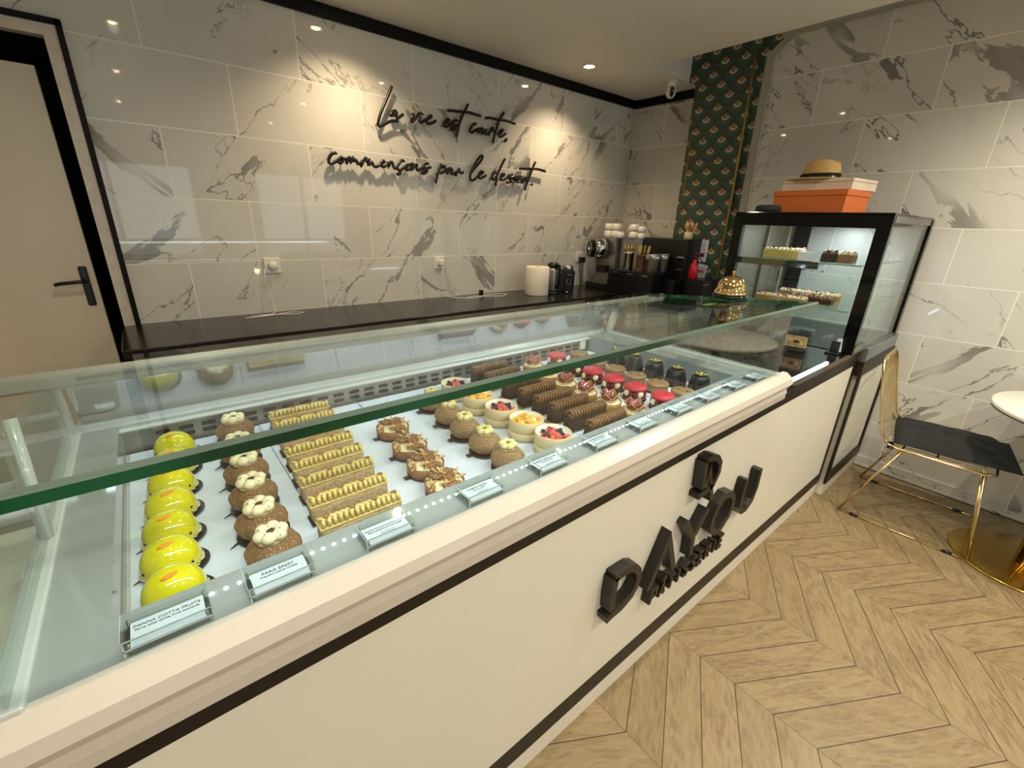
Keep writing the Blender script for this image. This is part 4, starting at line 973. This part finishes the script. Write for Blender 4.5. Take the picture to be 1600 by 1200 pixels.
m = MB(); m.box(fx1-.04, fx1, fy1-.04, fy1, .8945, 1.533); m.obj('wall_post', M_BLACKG, t)
MB().box(fx0+.035, fx1-.05, fy0, fy0+.012, 1.505, 1.533).obj('side_rail', M_STEEL, t); MB().box(fx0+.035, fx1-.05, fy0, fy0+.02, .8945, .908).obj('side_rail', M_STEEL, t)
MB().box(fx0+.008, fx0+.013, fy0+.055, fy1-.05, .9, 1.478).obj('front_pane', M_GLASS, t)
MB().box(fx0+.035, fx1-.05, fy0+.004, fy0+.009, .908, 1.505).obj('side_pane', M_GLASS, t)
MB().box(fx0+.035, fx1-.04, fy0+.02, fy1-.03, .8935, .897).obj('floor_pan', M_BLACKTOP, t)
for a, b, yy in ((fx0+.035, -.02, fy1-.012), (-.06, fx1-.04, fy1-.024)):
    m = MB(); 
    for q in ((a, a+.03), (b-.03, b)): m.box(q[0], q[1], yy-.006, yy+.006, .9, 1.53)
    m.box(a, b, yy-.006, yy+.006, .9, .925); m.box(a, b, yy-.006, yy+.006, 1.505, 1.53)
    d = m.obj('sliding_door', M_STEEL, t); MB().box(a+.03, b-.03, yy-.002, yy+.002, .925, 1.505).obj('door_pane', M_GLASS, d)
m = MB()
for yy in (-1.60,): m.box(.16, .19, yy, yy+.012, .9, 1.53)
m.obj('shelf_upright', M_CHROME, t)
# black frame of the far side seen through the glass
m = MB(); m.box(fx1-.012, fx1-.002, fy0+.03, fy1-.04, 1.49, 1.533); m.box(fx1-.012, fx1-.002, fy1-.11, fy1-.04, .9, 1.49); m.obj('inner_frame', M_BLACK, t)
S1, S2 = 1.312, 1.092
for z, fas, x0_ in ((S1, True, -.43), (S2, False, -.43)):
    MB().box(x0_, fx1-.06, -2.16, -1.56, z-.006, z).obj('glass_shelf', M_GLASST, t)
    m = MB(); m.box(x0_-.002, x0_, -2.16, -1.56, z-.007, z+.001); m.box(x0_, fx1-.06, -2.162, -2.16, z-.007, z+.001)
    m.obj('shelf_edge', pm('pale_green_edge', (150, 186, 172), .15), t)
m = MB(); m.prism([(x, z) for x, z in ((-.436, S1-.002), (-.434, S1-.002), (-.426, S1-.034), (-.429, S1-.035))], -1.985, -1.56, 'y'); m.obj('price_rail', M_CHROME, t)
MB().box(fx0+.05, fx1-.08, -1.93, -1.90, 1.520, 1.532).obj('led_bar', M_GLOW, t)
tag(MB().bbox(-.44, -.428, -1.955, -1.885, S1+.001, S1+.046, .001).obj('shelf_price_card', M_CARD), 'small white price card standing on the upper fridge shelf', 'price tag')
# cakes inside
def slice_cake(x, y, z, L, Wd, H, body, cream, top, lab, n=7):
    t = thing('oblong_cake', lab, 'cake', (x, y, z+.0005), 0)
    MB().bbox(-Wd/2, Wd/2, -L/2, L/2, 0, H, .003).obj('cake_body', body, t)
    m = MB(); r = Wd/2/2.0
    k = int(L/.021)
    for i in range(k):
        for j in (-1, 0, 1): m.ball((j*Wd/3.1, -L/2+.011+i*(L-.022)/(k-1), H+.004), (.0095, .0105, .0095), 10, 6)
    m.obj('piped_cream', cream, t)
    for i in range(n):
        MB().ball((random.uniform(-Wd/3, Wd/3), -L/2+.012+i*(L-.024)/(n-1), H+.0125), (.011, .009, .0055), 10, 7, bump=.3, seed=i).obj('topping', top[i % len(top)], t)
    return t
M_SPG = pm('yellow_sponge', (214, 190, 110), .7, vs=120, rgb2=(190, 160, 84), bump=.5)
slice_cake(-.35, -1.785, S1, .19, .075, .045, M_SPG, M_CREAMV, [M_STRAW, M_RASP, M_BLUE], 'pale sponge cake with cream and red fruit on the upper fridge shelf')
slice_cake(-.35, -2.0, S1, .055, .075, .042, M_BROWNIE, M_GANACHE, [M_CHOC, M_NUT], 'brown chocolate cake on the upper fridge shelf behind the price card', 3)
slice_cake(-.34, -2.075, S1, .065, .075, .040, M_SHELL, M_CREAMV, [M_MANGO], 'brown cake with white cream and yellow topping on the upper shelf', 3)
slice_cake(-.385, -1.835, S2, .25, .06, .024, M_SHELLG, M_CREAMV, [M_STRAW, M_STRAW, M_RASP], 'long strawberry tart nearest the glass on the lower fridge shelf', 12)
slice_cake(-.28, -1.95, S2, .20, .06, .028, M_CHOC, M_GANACHE, [M_NUT, M_RASP, M_NUTL], 'long chocolate nut tart in the middle of the lower fridge shelf', 9)
slice_cake(-.15, -1.89, S2, .30, .06, .034, M_SHELLG, M_CREAMV, [M_STRAW, M_BLUE, M_STRAW], 'long berry tart at the back of the lower fridge shelf', 12)
# on top of the fridge
zt = fz1+.0005
t = thing('orange_gift_box', 'bright orange cardboard box with a lid on top of the cake fridge', 'box', (-.165, -1.83, zt), math.radians(-7))
MO = pm('orange_card', (212, 108, 44), .55, var=.03, vs=4)
MB().bbox(-.128, .128, -.178, .178, 0, .085, .001).obj('box_base', MO, t)
MB().bbox(-.132, .132, -.182, .182, .085, .112, .001).obj('box_lid', MO, t)
t = thing('white_wooden_box', 'pale wooden flat box lying on the orange box', 'box', (-.135, -1.845, zt+.1125), math.radians(-9))
MW = pm('whitewashed_wood', (226, 206, 184), .55, vs=8, rgb2=(212, 190, 166))
MB().bbox(-.125, .125, -.172, .172, 0, .036, .002).obj('box_base', MW, t)
MB().bbox(-.126, .126, -.173, .173, .037, .052, .002).obj('box_lid', MW, t)
MB().tube([(-.127, -.010, .034), (-.132, 0, .040), (-.127, .010, .034)], .0016, 6).obj('clasp', M_BRASS, t)
t = thing('straw_hat', 'straw fedora with a black band on top of the white box', 'hat', (-.15, -1.80, zt+.1648), math.radians(80))
MS = pm('woven_straw', (206, 172, 110), .7, vs=200, rgb2=(184, 148, 88), bump=.5, bs=260)
def hw(a, j): return 1
m = MB(); vs = []; fs = []; n = 48
prof = [(.150, .004), (.148, .001), (.125, .001), (.100, .001), (.086, .002), (.084, .020), (.080, .055), (.073, .085), (.058, .100), (.030, .098), (0.0005, .090)]
for j, (r, z) in enumerate(prof):
    for i in range(n):
        a = 2*PI*i/n; zz = z
        if j < 3: zz += .006*abs(math.sin(a))**2*(1 if j == 0 else .4)
        if j > 6: zz -= .022*math.exp(-((math.sin(a)*r)/.018)**2)*(1 if j > 7 else .35)
        vs.append((r*1.10*math.cos(a)*1.0, r*.92*math.sin(a), max(zz, .0012)))
for j in range(len(prof)-1):
    for i in range(n): a, b = j*n+i, j*n+(i+1) % n; fs.append((a, b, b+n, a+n))
m.add(vs, fs, True); o = m.obj('hat_body', MS, t); s_ = o.modifiers.new('s', 'SOLIDIFY'); s_.thickness = .002; s_.offset = 1
MB().lathe([(.0885, .003), (.0882, .034), (.0835, .034), (.0855, .003)], n=48, rx=1.10, ry=.93, cap=False).obj('hat_band', M_BLACK, t)
t = thing('smart_speaker_puck', 'low round dark grey fabric speaker at the left end of the fridge roof', 'speaker', (-.395, -1.672, zt), 0)
MB().lathe([(.052, 0), (.060, .004), (.063, .014), (.062, .028), (.055, .034), (.030, .036), (0, .036)], n=36).obj('body', pm('dark_fabric', (38, 37, 38), .8, bump=.5, bs=400), t)
MB().tube([(-.0, .055, .006), (.03, .10, .004), (.09, .115, .004)], .003, 6).obj('lead', M_BLACK, t)

# ---------------------------------------------------------------- coffee corner
zc = .9285
t = thing('paper_roll', 'big upright roll of white paper towel on the black back worktop', 'paper roll', (-.735, -.235, zc))
MB().lathe([(.022, 0), (.088, 0), (.090, .003), (.090, .206), (.087, .209), (.024, .209), (.022, .206), (.022, 0.001)], n=48, cap=False).obj('paper', pm('white_tissue', (236, 226, 206), .8, var=.03, vs=14, bump=.2, bs=200), t)
MB().lathe([(.022, .002), (.022, .2085), (.020, .2085), (.020, .002)], n=32, cap=False).obj('core', pm('kraft_core', (150, 122, 90), .8), t)
t = thing('electric_kettle', 'slim dark chrome kettle right beside the paper roll', 'kettle', (-.575, -.24, zc))
MB().lathe([(.062, 0), (.064, .004), (.060, .018)], n=32).obj('base', M_BLACK, t)
MB().lathe([(.050, .018), (.052, .03), (.050, .17), (.047, .20)], n=36).obj('body', M_STEEL, t)
MB().lathe([(.048, .20), (.046, .222), (.034, .234), (.012, .238), (0, .238)], n=36).obj('lid', M_BLACK, t)
MB().tube([(-.01, -.045, .222), (-.013, -.078, .215), (-.013, -.086, .17), (-.011, -.080, .08), (-.009, -.054, .045)], .012, 10).obj('handle', M_BLACKG, t)
t = thing('coffee_grinder', 'black electric coffee grinder with a round dial right of the kettle', 'grinder', (-.425, -.25, zc), -.3)
MB().bbox(-.048, .048, -.045, .045, 0, .175, .008).obj('housing', M_BLACK, t)
MB().lathe([(.044, .175), (.045, .18), (.045, .205), (.040, .210), (0, .210)], n=32).obj('bean_lid', M_STEEL, t)
MB().lathe([(.022, .046), (.022, .050), (.019, .051), (.019, .047)], (0, 0, 0), M=Matrix.Translation((-.008, 0, .085)) @ Matrix.Rotation(PI/2, 4, 'X'), n=28, cap=False).obj('dial_ring', M_CHROME, t)
MB().box(-.02, .015, -.0465, -.045, .135, .142).obj('name_plate', M_STEEL, t)
t = thing('bean_scoop', 'small brass coloured scoop lying before the grinder', 'scoop', (-.50, -.335, zc))
MB().ball((0, 0, .012), (.014, .010, .010), 12, 8).obj('bowl', M_GOLD, t); MB().tube([(.01, 0, .012), (.045, .01, .006)], .003, 6).obj('handle', M_GOLD, t)

t = thing('coffee_machine', 'large steel bean to cup coffee machine with a round black dial', 'coffee machine', (0, 0, zc))
MB().bbox(.09, .47, -.30, -.085, .30, .418, .006).obj('upper_body', M_STEEL, t)
MB().bbox(.10, .47, -.30, -.085, .0, .302, .004).obj('lower_body', M_STEELD, t)
MB().bbox(.142, .47, -.53, -.305, .0, .418, .006).obj('side_body', M_STEEL, t)
MB().bbox(-.02, .10, -.33, -.09, .0, .045, .004).obj('drip_tray', M_BLACK, t)
MB().bbox(-.015, .098, -.32, -.10, .045, .05, .002).obj('tray_grid', M_STEEL, t)
MB().bbox(.04, .10, -.25, -.15, .13, .19, .006).obj('spout', M_BLACK, t)
m = MB()
Mx = Matrix.Translation((.075, -.165, .325)) @ Matrix.Scale(1.3, 4) @ Matrix.Rotation(math.radians(-35), 4, 'Z') @ Matrix.Rotation(-PI/2, 4, 'Y')
MB().lathe([(.066, -.02), (.068, .02), (.064, .05), (.058, .055)], M=Mx, n=40).obj('chrome_collar', M_CHROME, t)
d = MB().lathe([(.0, .088), (.052, .088), (.056, .084), (.056, .055), (.0, .055)][::-1], M=Mx, n=40).obj('dial', M_BLACKG, t)
MB().lathe([(.054, .084), (.057, .088), (.054, .0895), (.051, .0885)], M=Mx, n=40, cap=False).obj('dial_rim', M_CHROME, d)
MB().lathe([(.006, .0885), (.0, .0895)], M=Mx, n=14).obj('dial_light', pm('blue_white_light', (220, 225, 255), .4, emit=(200, 215, 255), es=4), d)
# cups on the coffee machine
def make_cup(r, h):
    t = thing('espresso_cup', '', 'cup')
    MB().lathe([(r*.62, 0), (r*.95, .004), (r, h*.35), (r*.98, h), (r*.93, h), (r*.92, h*.4), (r*.6, .006)][::-1], n=26, cap=False).obj('cup_body', M_WPLAST, t)
    MB().lathe([(0, .004), (r*.64, .002), (r*.64, 0), (0, 0)], n=26).obj('cup_foot', M_WPLAST, t)
    MB().tube([(r*.95, 0, h*.8), (r*1.32, 0, h*.72), (r*1.36, 0, h*.45), (r*.97, 0, h*.28)], .0035, 8).obj('handle', M_WPLAST, t)
    return t
cl = [(-.155, 0, 'left end, bottom', 0), (-.155, 1, 'left end, stacked on top', 0), (-.235, 0, 'second pile from left, bottom', 0), (-.235, 1, 'second pile from left, top', 0), (-.305, 0, 'small front middle', 1), (-.37, 0, 'beside the middle pile', 1), (-.36, 1, 'upper middle', 1), (-.42, 0, 'lower, third pile', 0), (-.42, 1, 'upper, third pile', 0), (-.495, 0, 'right end, bottom', 1), (-.495, 1, 'right end, top', 1)]
bigc = make_cup(.038, .058); smc = make_cup(.031, .050); first = {0: True, 1: True}
for i, (y, lv, lab, sm) in enumerate(cl):
    lab = 'white cup on the coffee machine, '+lab; z = zc+.4185+lv*(.0585 if not (lv and i in (6,)) else .0505)
    if i == 10: z = zc+.4185+.0505
    x = .16+(.05 if i in (5, 6) else 0)+(-.03 if i == 4 else 0)
    p = (smc if sm else bigc)
    if first[sm]: first[sm] = False; p.location = (x, y, z); p.rotation_euler = (0, 0, -1.6); p['label'] = lab; p['group'] = 'white cups on the coffee machine'
    else: dup(p, (x, y, z), -1.6+random.uniform(-.5, .3), lab, 'white cups on the coffee machine')
# black drawer organiser
t = thing('capsule_drawer_unit', 'black drawer unit with silver pulls carrying pots, in front of the coffee machine', 'organiser', (-.10, -.40, zc))
MB().bbox(0, .235, -.43, 0, 0, .188, .004).obj('body', M_BLACK, t)
for k in range(3):
    d = MB().bbox(-.006, -.001, -.14*(k+1)+.002, -.14*k-.004, .13, .18, .002).obj('drawer', M_BLACK, t)
    MB().bbox(-.013, -.0065, -.14*k-.11, -.14*k-.055, .162, .168, .001).obj('pull', M_CHROME, d)
    d = MB().bbox(-.006, -.001, -.14*(k+1)+.002, -.14*k-.004, .01, .122, .002).obj('drawer', M_BLACK, t)
zo = zc+.1885
def canister(name, x, y, r, h, mat, lab, cat):
    t = thing(name, lab, cat, (x, y, zo)); MB().lathe([(r*.97, 0), (r, .003), (r, h-.01), (r+.0025, h-.008), (r+.0025, h), (r-.002, h), (r-.002, .006), (0, .006)], n=36, cap=False).obj('body', mat, t); return t
t = canister('cutlery_holder', -.045, -.545, .040, .135, M_CHROME, 'perforated chrome cutlery holder full of gold cutlery', 'holder')
m = MB()
for a in range(3, 11):
    for z in (.025, .05, .075, .10): m.ball((.0402*math.cos(a*PI/6+.3), .0402*math.sin(a*PI/6+.3), z), (.0028, .0028, .0028), 8, 5)
o = m.obj('holes', M_DARK, t); o['kind'] = 'stuff'
for i in range(9):
    a = i*.7; x, y = -.045+.012*math.cos(a), -.545+.012*math.sin(a); dx, dy = .024*math.cos(a), .026*math.sin(a)
    m = MB(); m.tube([(x, y, zo+.01), (x+dx*.8, y+dy*.8, zo+.15)], .0028, 6); m.ball((x+dx, y+dy, zo+.168), (.009, .009, .022), 10, 7)
    tag(m.obj('gold_spoon', M_GOLD), 'gold spoon standing in the perforated cutlery holder', 'spoon', 'gold spoons in the cutlery holder')
t = canister('utensil_glass', -.045, -.665, .036, .128, pm('rosy_glass', (130, 92, 72), .15, var=.2, vs=30), 'rosy brown jar of gold knives beside the cutlery holder', 'jar')
for i in range(6):
    x, y = -.045+.018*math.cos(i*1.05), -.665+.018*math.sin(i*1.05); dy = (i-2.5)*.02
    m = MB(); m.tube([(x, y, zo+.01), (x, y+dy*.8, zo+.14)], .003, 6); m.bbox(-.003, .003, -.011, .011, 0, .055, .002, Matrix.Translation((x, y+dy*.8, zo+.14)) @ Matrix.Rotation(-dy*5, 4, 'X'))
    tag(m.obj('gold_knife', M_GOLD), 'gold knife handle sticking out of the brown jar', 'knife', 'gold knives in the jar')
t = thing('steel_pot', 'brushed steel pot with a rim groove at the front of the drawer unit', 'pot', (-.03, -.762, zo))
MB().lathe([(.055, 0), (.058, .003), (.058, .088), (.061, .092), (.062, .132), (.059, .134), (.057, .132), (.055, .01), (0, .008)], n=44, cap=False).obj('body', M_STEEL, t)
t = thing('steel_pot', 'brushed steel pot half hidden behind the nearer pot', 'pot', (.082, -.772, zo))
MB().lathe([(.048, 0), (.050, .003), (.050, .088), (.053, .092), (.054, .132), (.051, .134), (.049, .132), (.047, .01), (0, .008)], n=44, cap=False).obj('body', M_STEEL, t)
# second machine
t = thing('espresso_machine', 'tall black espresso machine behind the pots by the pillar', 'coffee machine', (0, 0, zc))
MB().bbox(.14, .345, -.93, -.54, 0, .44, .008).obj('body', M_BLACK, t)
MB().bbox(.03, .14, -.93, -.835, .0, .14, .004).obj('drip_base', M_BLACK, t)
m = MB(); m.bbox(.125, .14, -.92, -.86, .30, .315, .003); m.bbox(.125, .14, -.92, -.86, .21, .222, .003); m.obj('trim_bars', M_CHROME, t)
t = thing('utensil_cup', 'brown cup of wooden utensils on top of the black espresso machine', 'holder', (.24, -.865, zc+.4405))
MB().lathe([(.028, 0), (.030, .002), (.032, .05), (.029, .05), (.028, .004), (0, .004)], n=28, cap=False).obj('body', M_WOOD, t)
for i in range(6):
    x, y = .24+.012*math.cos(i), -.865+.012*math.sin(i); dx, dy = .012*math.cos(i), .045*(i-2.5)/2.5
    m = MB(); m.tube([(x, y, zc+.447), (x+dx, y+dy*.6, zc+.515)], .004, 7)
    if i % 2: m.ball((x+dx*1.2, y+dy*.8, zc+.535), (.008, .016, .024), 12, 8)
    else: m.bbox(-.004, .004, -.008, .008, 0, .055, .003, Matrix.Translation((x+dx, y+dy*.6, zc+.505)) @ Matrix.Rotation(-dy*6, 4, 'X'))
    tag(m.obj('wooden_utensil', pm('beech_wood', (222, 186, 132), .6, vs=20, rgb2=(204, 164, 110))), 'wooden spoon or spatula standing in the cup on the espresso machine', 'utensil', 'wooden utensils in the cup')
t = thing('storage_block', 'low black crate at the end of the worktop under the red bottle', 'crate', (.14, -1.105, zc))
MB().bbox(0, .20, 0, .165, 0, .158, .004).obj('body', M_BLACK, t); MB().bbox(-.001, .1, -.001, .0, .12, .13, .0003).obj('edge_line', M_STEELD, t)
t = thing('spray_bottle', 'red spray bottle with dark trigger head beside the patterned pillar', 'spray bottle', (.17, -.995, zc+.1585), -1.2)
MB().lathe([(.030, 0), (.034, .006), (.035, .06), (.031, .09), (.018, .115), (.012, .125), (.012, .145)], n=30).obj('bottle', pm('red_plastic', (190, 14, 30), .2, coat=.5), t)
m = MB(); m.lathe([(.014, .145), (.015, .16), (.012, .17)], n=18); m.bbox(-.012, .055, -.010, .010, .165, .19, .004); m.tube([(.03, 0, .166), (.036, 0, .145), (.05, 0, .13)], .004, 6); m.obj('trigger_head', pm('dark_red_head', (70, 12, 24), .3), t)
def leaf(name, y0, y1, z0, z1, lab, tilt=0.):
    t = thing(name, lab, 'paper', (XP-.008, y0, z0))
    Mx = Matrix.Rotation(tilt, 4, 'X'); MB().box(0, .001, y1-y0, 0, 0, z1-z0, Mx).obj('sheet', M_CARD, t)
    m = MB()
    for k in range(4): m.box(-.0006, 0, (y1-y0)*.75, (y1-y0)*.25, (z1-z0)*(.2+.17*k), (z1-z0)*(.2+.17*k)+.004, Mx)
    m.obj('print', M_STEELD, t); return t
leaf('notice_sheet', -.925, -.985, 1.205, 1.368, 'white printed notice stuck on the green patterned pillar')
leaf('notice_sheet', -.865, -.921, 1.20, 1.365, 'pinkish grey leaflet stuck beside the white notice on the pillar').children[0].data.materials[0] = pm('pinkish_paper', (182, 166, 156), .6)
q = leaf('flyer', -.92, -1.0, 1.09, 1.19, 'white and orange flyer leaning on the pillar behind the red bottle', .12)
MB().box(-.0008, 0, -.062, -.02, .03, .052).obj('orange_print', MO, q)

# ---------------------------------------------------------------- chair and table
def make_chair():
    t = thing('gold_wire_chair', 'gold wire chair with a black tufted cushion beside the counter end', 'chair')
    r = .0055
    for s in (-1, 1):
        m = MB(); x = s*.262
        m.tube([(x, .262, r), (x*.98, -.262, r)], r, 8); m.obj('runner', M_GOLDL, t)
        m = MB(); m.tube([(x, .262, r), (s*.225, .10, .424)], r, 8); m.tube([(x, .262, r), (s*.18, .10, .424)], r, 8); m.obj('leg', M_GOLDL, t)
        m = MB(); m.tube([(x*.98, -.262, r), (s*.225, -.20, .424)], r, 8); m.tube([(x*.98, -.262, r), (s*.18, -.19, .424)], r, 8); m.obj('leg', M_GOLDL, t)
        for y in (.19, -.19): MB().tube([(x*.99, y-.018, r), (x*.99, y+.018, r)], .0085, 10).obj('foot_clip', M_BLACK, t)
    # seat and back rim as one loop of thick wire
    hw = .225
    def rim(s): return [(s*hw*.85, -.235, .432), (s*hw, -.19, .432), (s*hw, .12, .432), (s*hw*.99, .165, .445), (s*hw*.97, .20, .49), (s*hw*.92, .245, .66), (s*hw*.86, .275, .80), (s*hw*.78, .287, .845), (s*hw*.55, .290, .866)]
    L = rim(-1); Rr = rim(1)[::-1]
    m = MB(); m.tube(L+Rr, .0065, 8, closed=True); m.obj('rim', M_GOLDL, t)
    m = MB()
    for i in range(11):
        u = -1+2*i/10; a = u*.90
        pts = [(a*hw*.95, -.20, .428), (a*hw*.96, .10, .428), (a*hw*.94, .165, .440), (a*hw*.94, .205, .49), (a*hw*.90, .250, .66), (a*hw*.84, .280, .80), (a*hw*.74, .291, .863-.016*a*a)]
        q = []
        for k in range(len(pts)-1):
            for e in range(3): f = e/3; q.append(tuple(pts[k][j]*(1-f)+pts[k+1][j]*f for j in range(3)))
        q.append(pts[-1]); m.tube(q, .0024, 6)
    m.obj('back_wires', M_GOLDL, t)
    m = MB(); m.tube([(-hw, -.03, .427), (hw, -.03, .427)], .0045, 6); m.tube([(-hw, .10, .427), (hw, .10, .427)], .0045, 6); m.obj('cross_wires', M_GOLDL, t)
    # cushion
    m = MB(); nx = ny = 24; vs = []; fs = []
    tf = [(i*.13, j*.13) for i in (-1, 0, 1) for j in (-1, 0, 1)]
    def hgt(x, y):
        e = max(abs(x)/.215, abs(y)/.215); z = .048*(1-min(1, e)**5)
        for a, b in tf: z -= .02*math.exp(-((x-a)**2+(y-b)**2)/.0007)
        return z
    for sgn in (1, -1):
        b = len(vs)
        for i in range(nx+1):
            for j in range(ny+1):
                x = -.218+.436*i/nx; y = -.25+.46*j/ny; x2 = x*(1-.03*abs(math.sin(6*y))); y2 = y
                vs.append((x2, y2-.03, .452+(hgt(x, y) if sgn > 0 else -.012*(1-max(abs(x), abs(y))/.22))))
        for i in range(nx):
            for j in range(ny): q = b+i*(ny+1)+j; fs.append((q, q+1, q+ny+2, q+ny+1) if sgn < 0 else (q, q+ny+1, q+ny+2, q+1))
    N1 = (nx+1)*(ny+1)
    edge = [i*(ny+1) for i in range(nx+1)]+[nx*(ny+1)+j for j in range(1, ny+1)]+[i*(ny+1)+ny for i in range(nx-1, -1, -1)]+[j for j in range(ny-1, 0, -1)]
    for k in range(len(edge)): a, b_ = edge[k], edge[(k+1) % len(edge)]; fs.append((a, b_, b_+N1, a+N1))
    m.add(vs, fs, True)
    c = m.obj('cushion', pm('black_fabric', (30, 31, 30), .85, var=.1, vs=90, bump=.4, bs=500), t)
    c.location = (.03, -.01, 0); c.rotation_euler = (0, 0, math.radians(7))
    for s in (-1, 1):
        m = MB()
        for k, (dx, dz) in enumerate(((.03, -.02), (.045, .012), (-.012, -.02))): m.bbox(-.004, .05, -.008, .008, -.0012, .0012, .0004, Matrix.Translation((s*.21, .185, .452)) @ Matrix.Rotation((0 if s > 0 else PI)+dx*8*s, 4, 'Z') @ Matrix.Rotation(-dz*22, 4, 'Y'))
        m.obj('tie_ribbon', M_BLACK, c)
    return t
ch = make_chair(); ch.location = (-.04, -2.606, 0); ch.rotation_euler = (0, 0, math.radians(3)); ch['group'] = 'gold wire chairs'
dup(ch, (-.05, -3.30, 0), math.radians(176), 'second gold wire chair, cut off by the right picture edge', 'gold wire chairs')
t = thing('round_table', 'small white topped table on a gold pedestal at the right picture edge', 'table', (-.10, -3.05, 0))
MB().lathe([(.26, 0), (.262, .004), (.260, .010), (.252, .012), (.04, .016), (0, .016)], n=64).obj('base_disc', pm('worn_gold_plate', (196, 164, 84), .22, 1, var=.05), t)
MB().lathe([(.034, .016), (.034, .715)], n=32).obj('column', M_GOLD, t)
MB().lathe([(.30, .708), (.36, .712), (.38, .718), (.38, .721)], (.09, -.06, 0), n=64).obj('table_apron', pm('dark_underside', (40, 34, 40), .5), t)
MB().lathe([(.378, .7215), (.383, .726), (.383, .738), (.378, .742), (0, .742)], (.09, -.06, 0), n=64).obj('table_top', pm('white_stone_top', (232, 228, 214), .3, var=.02), t)
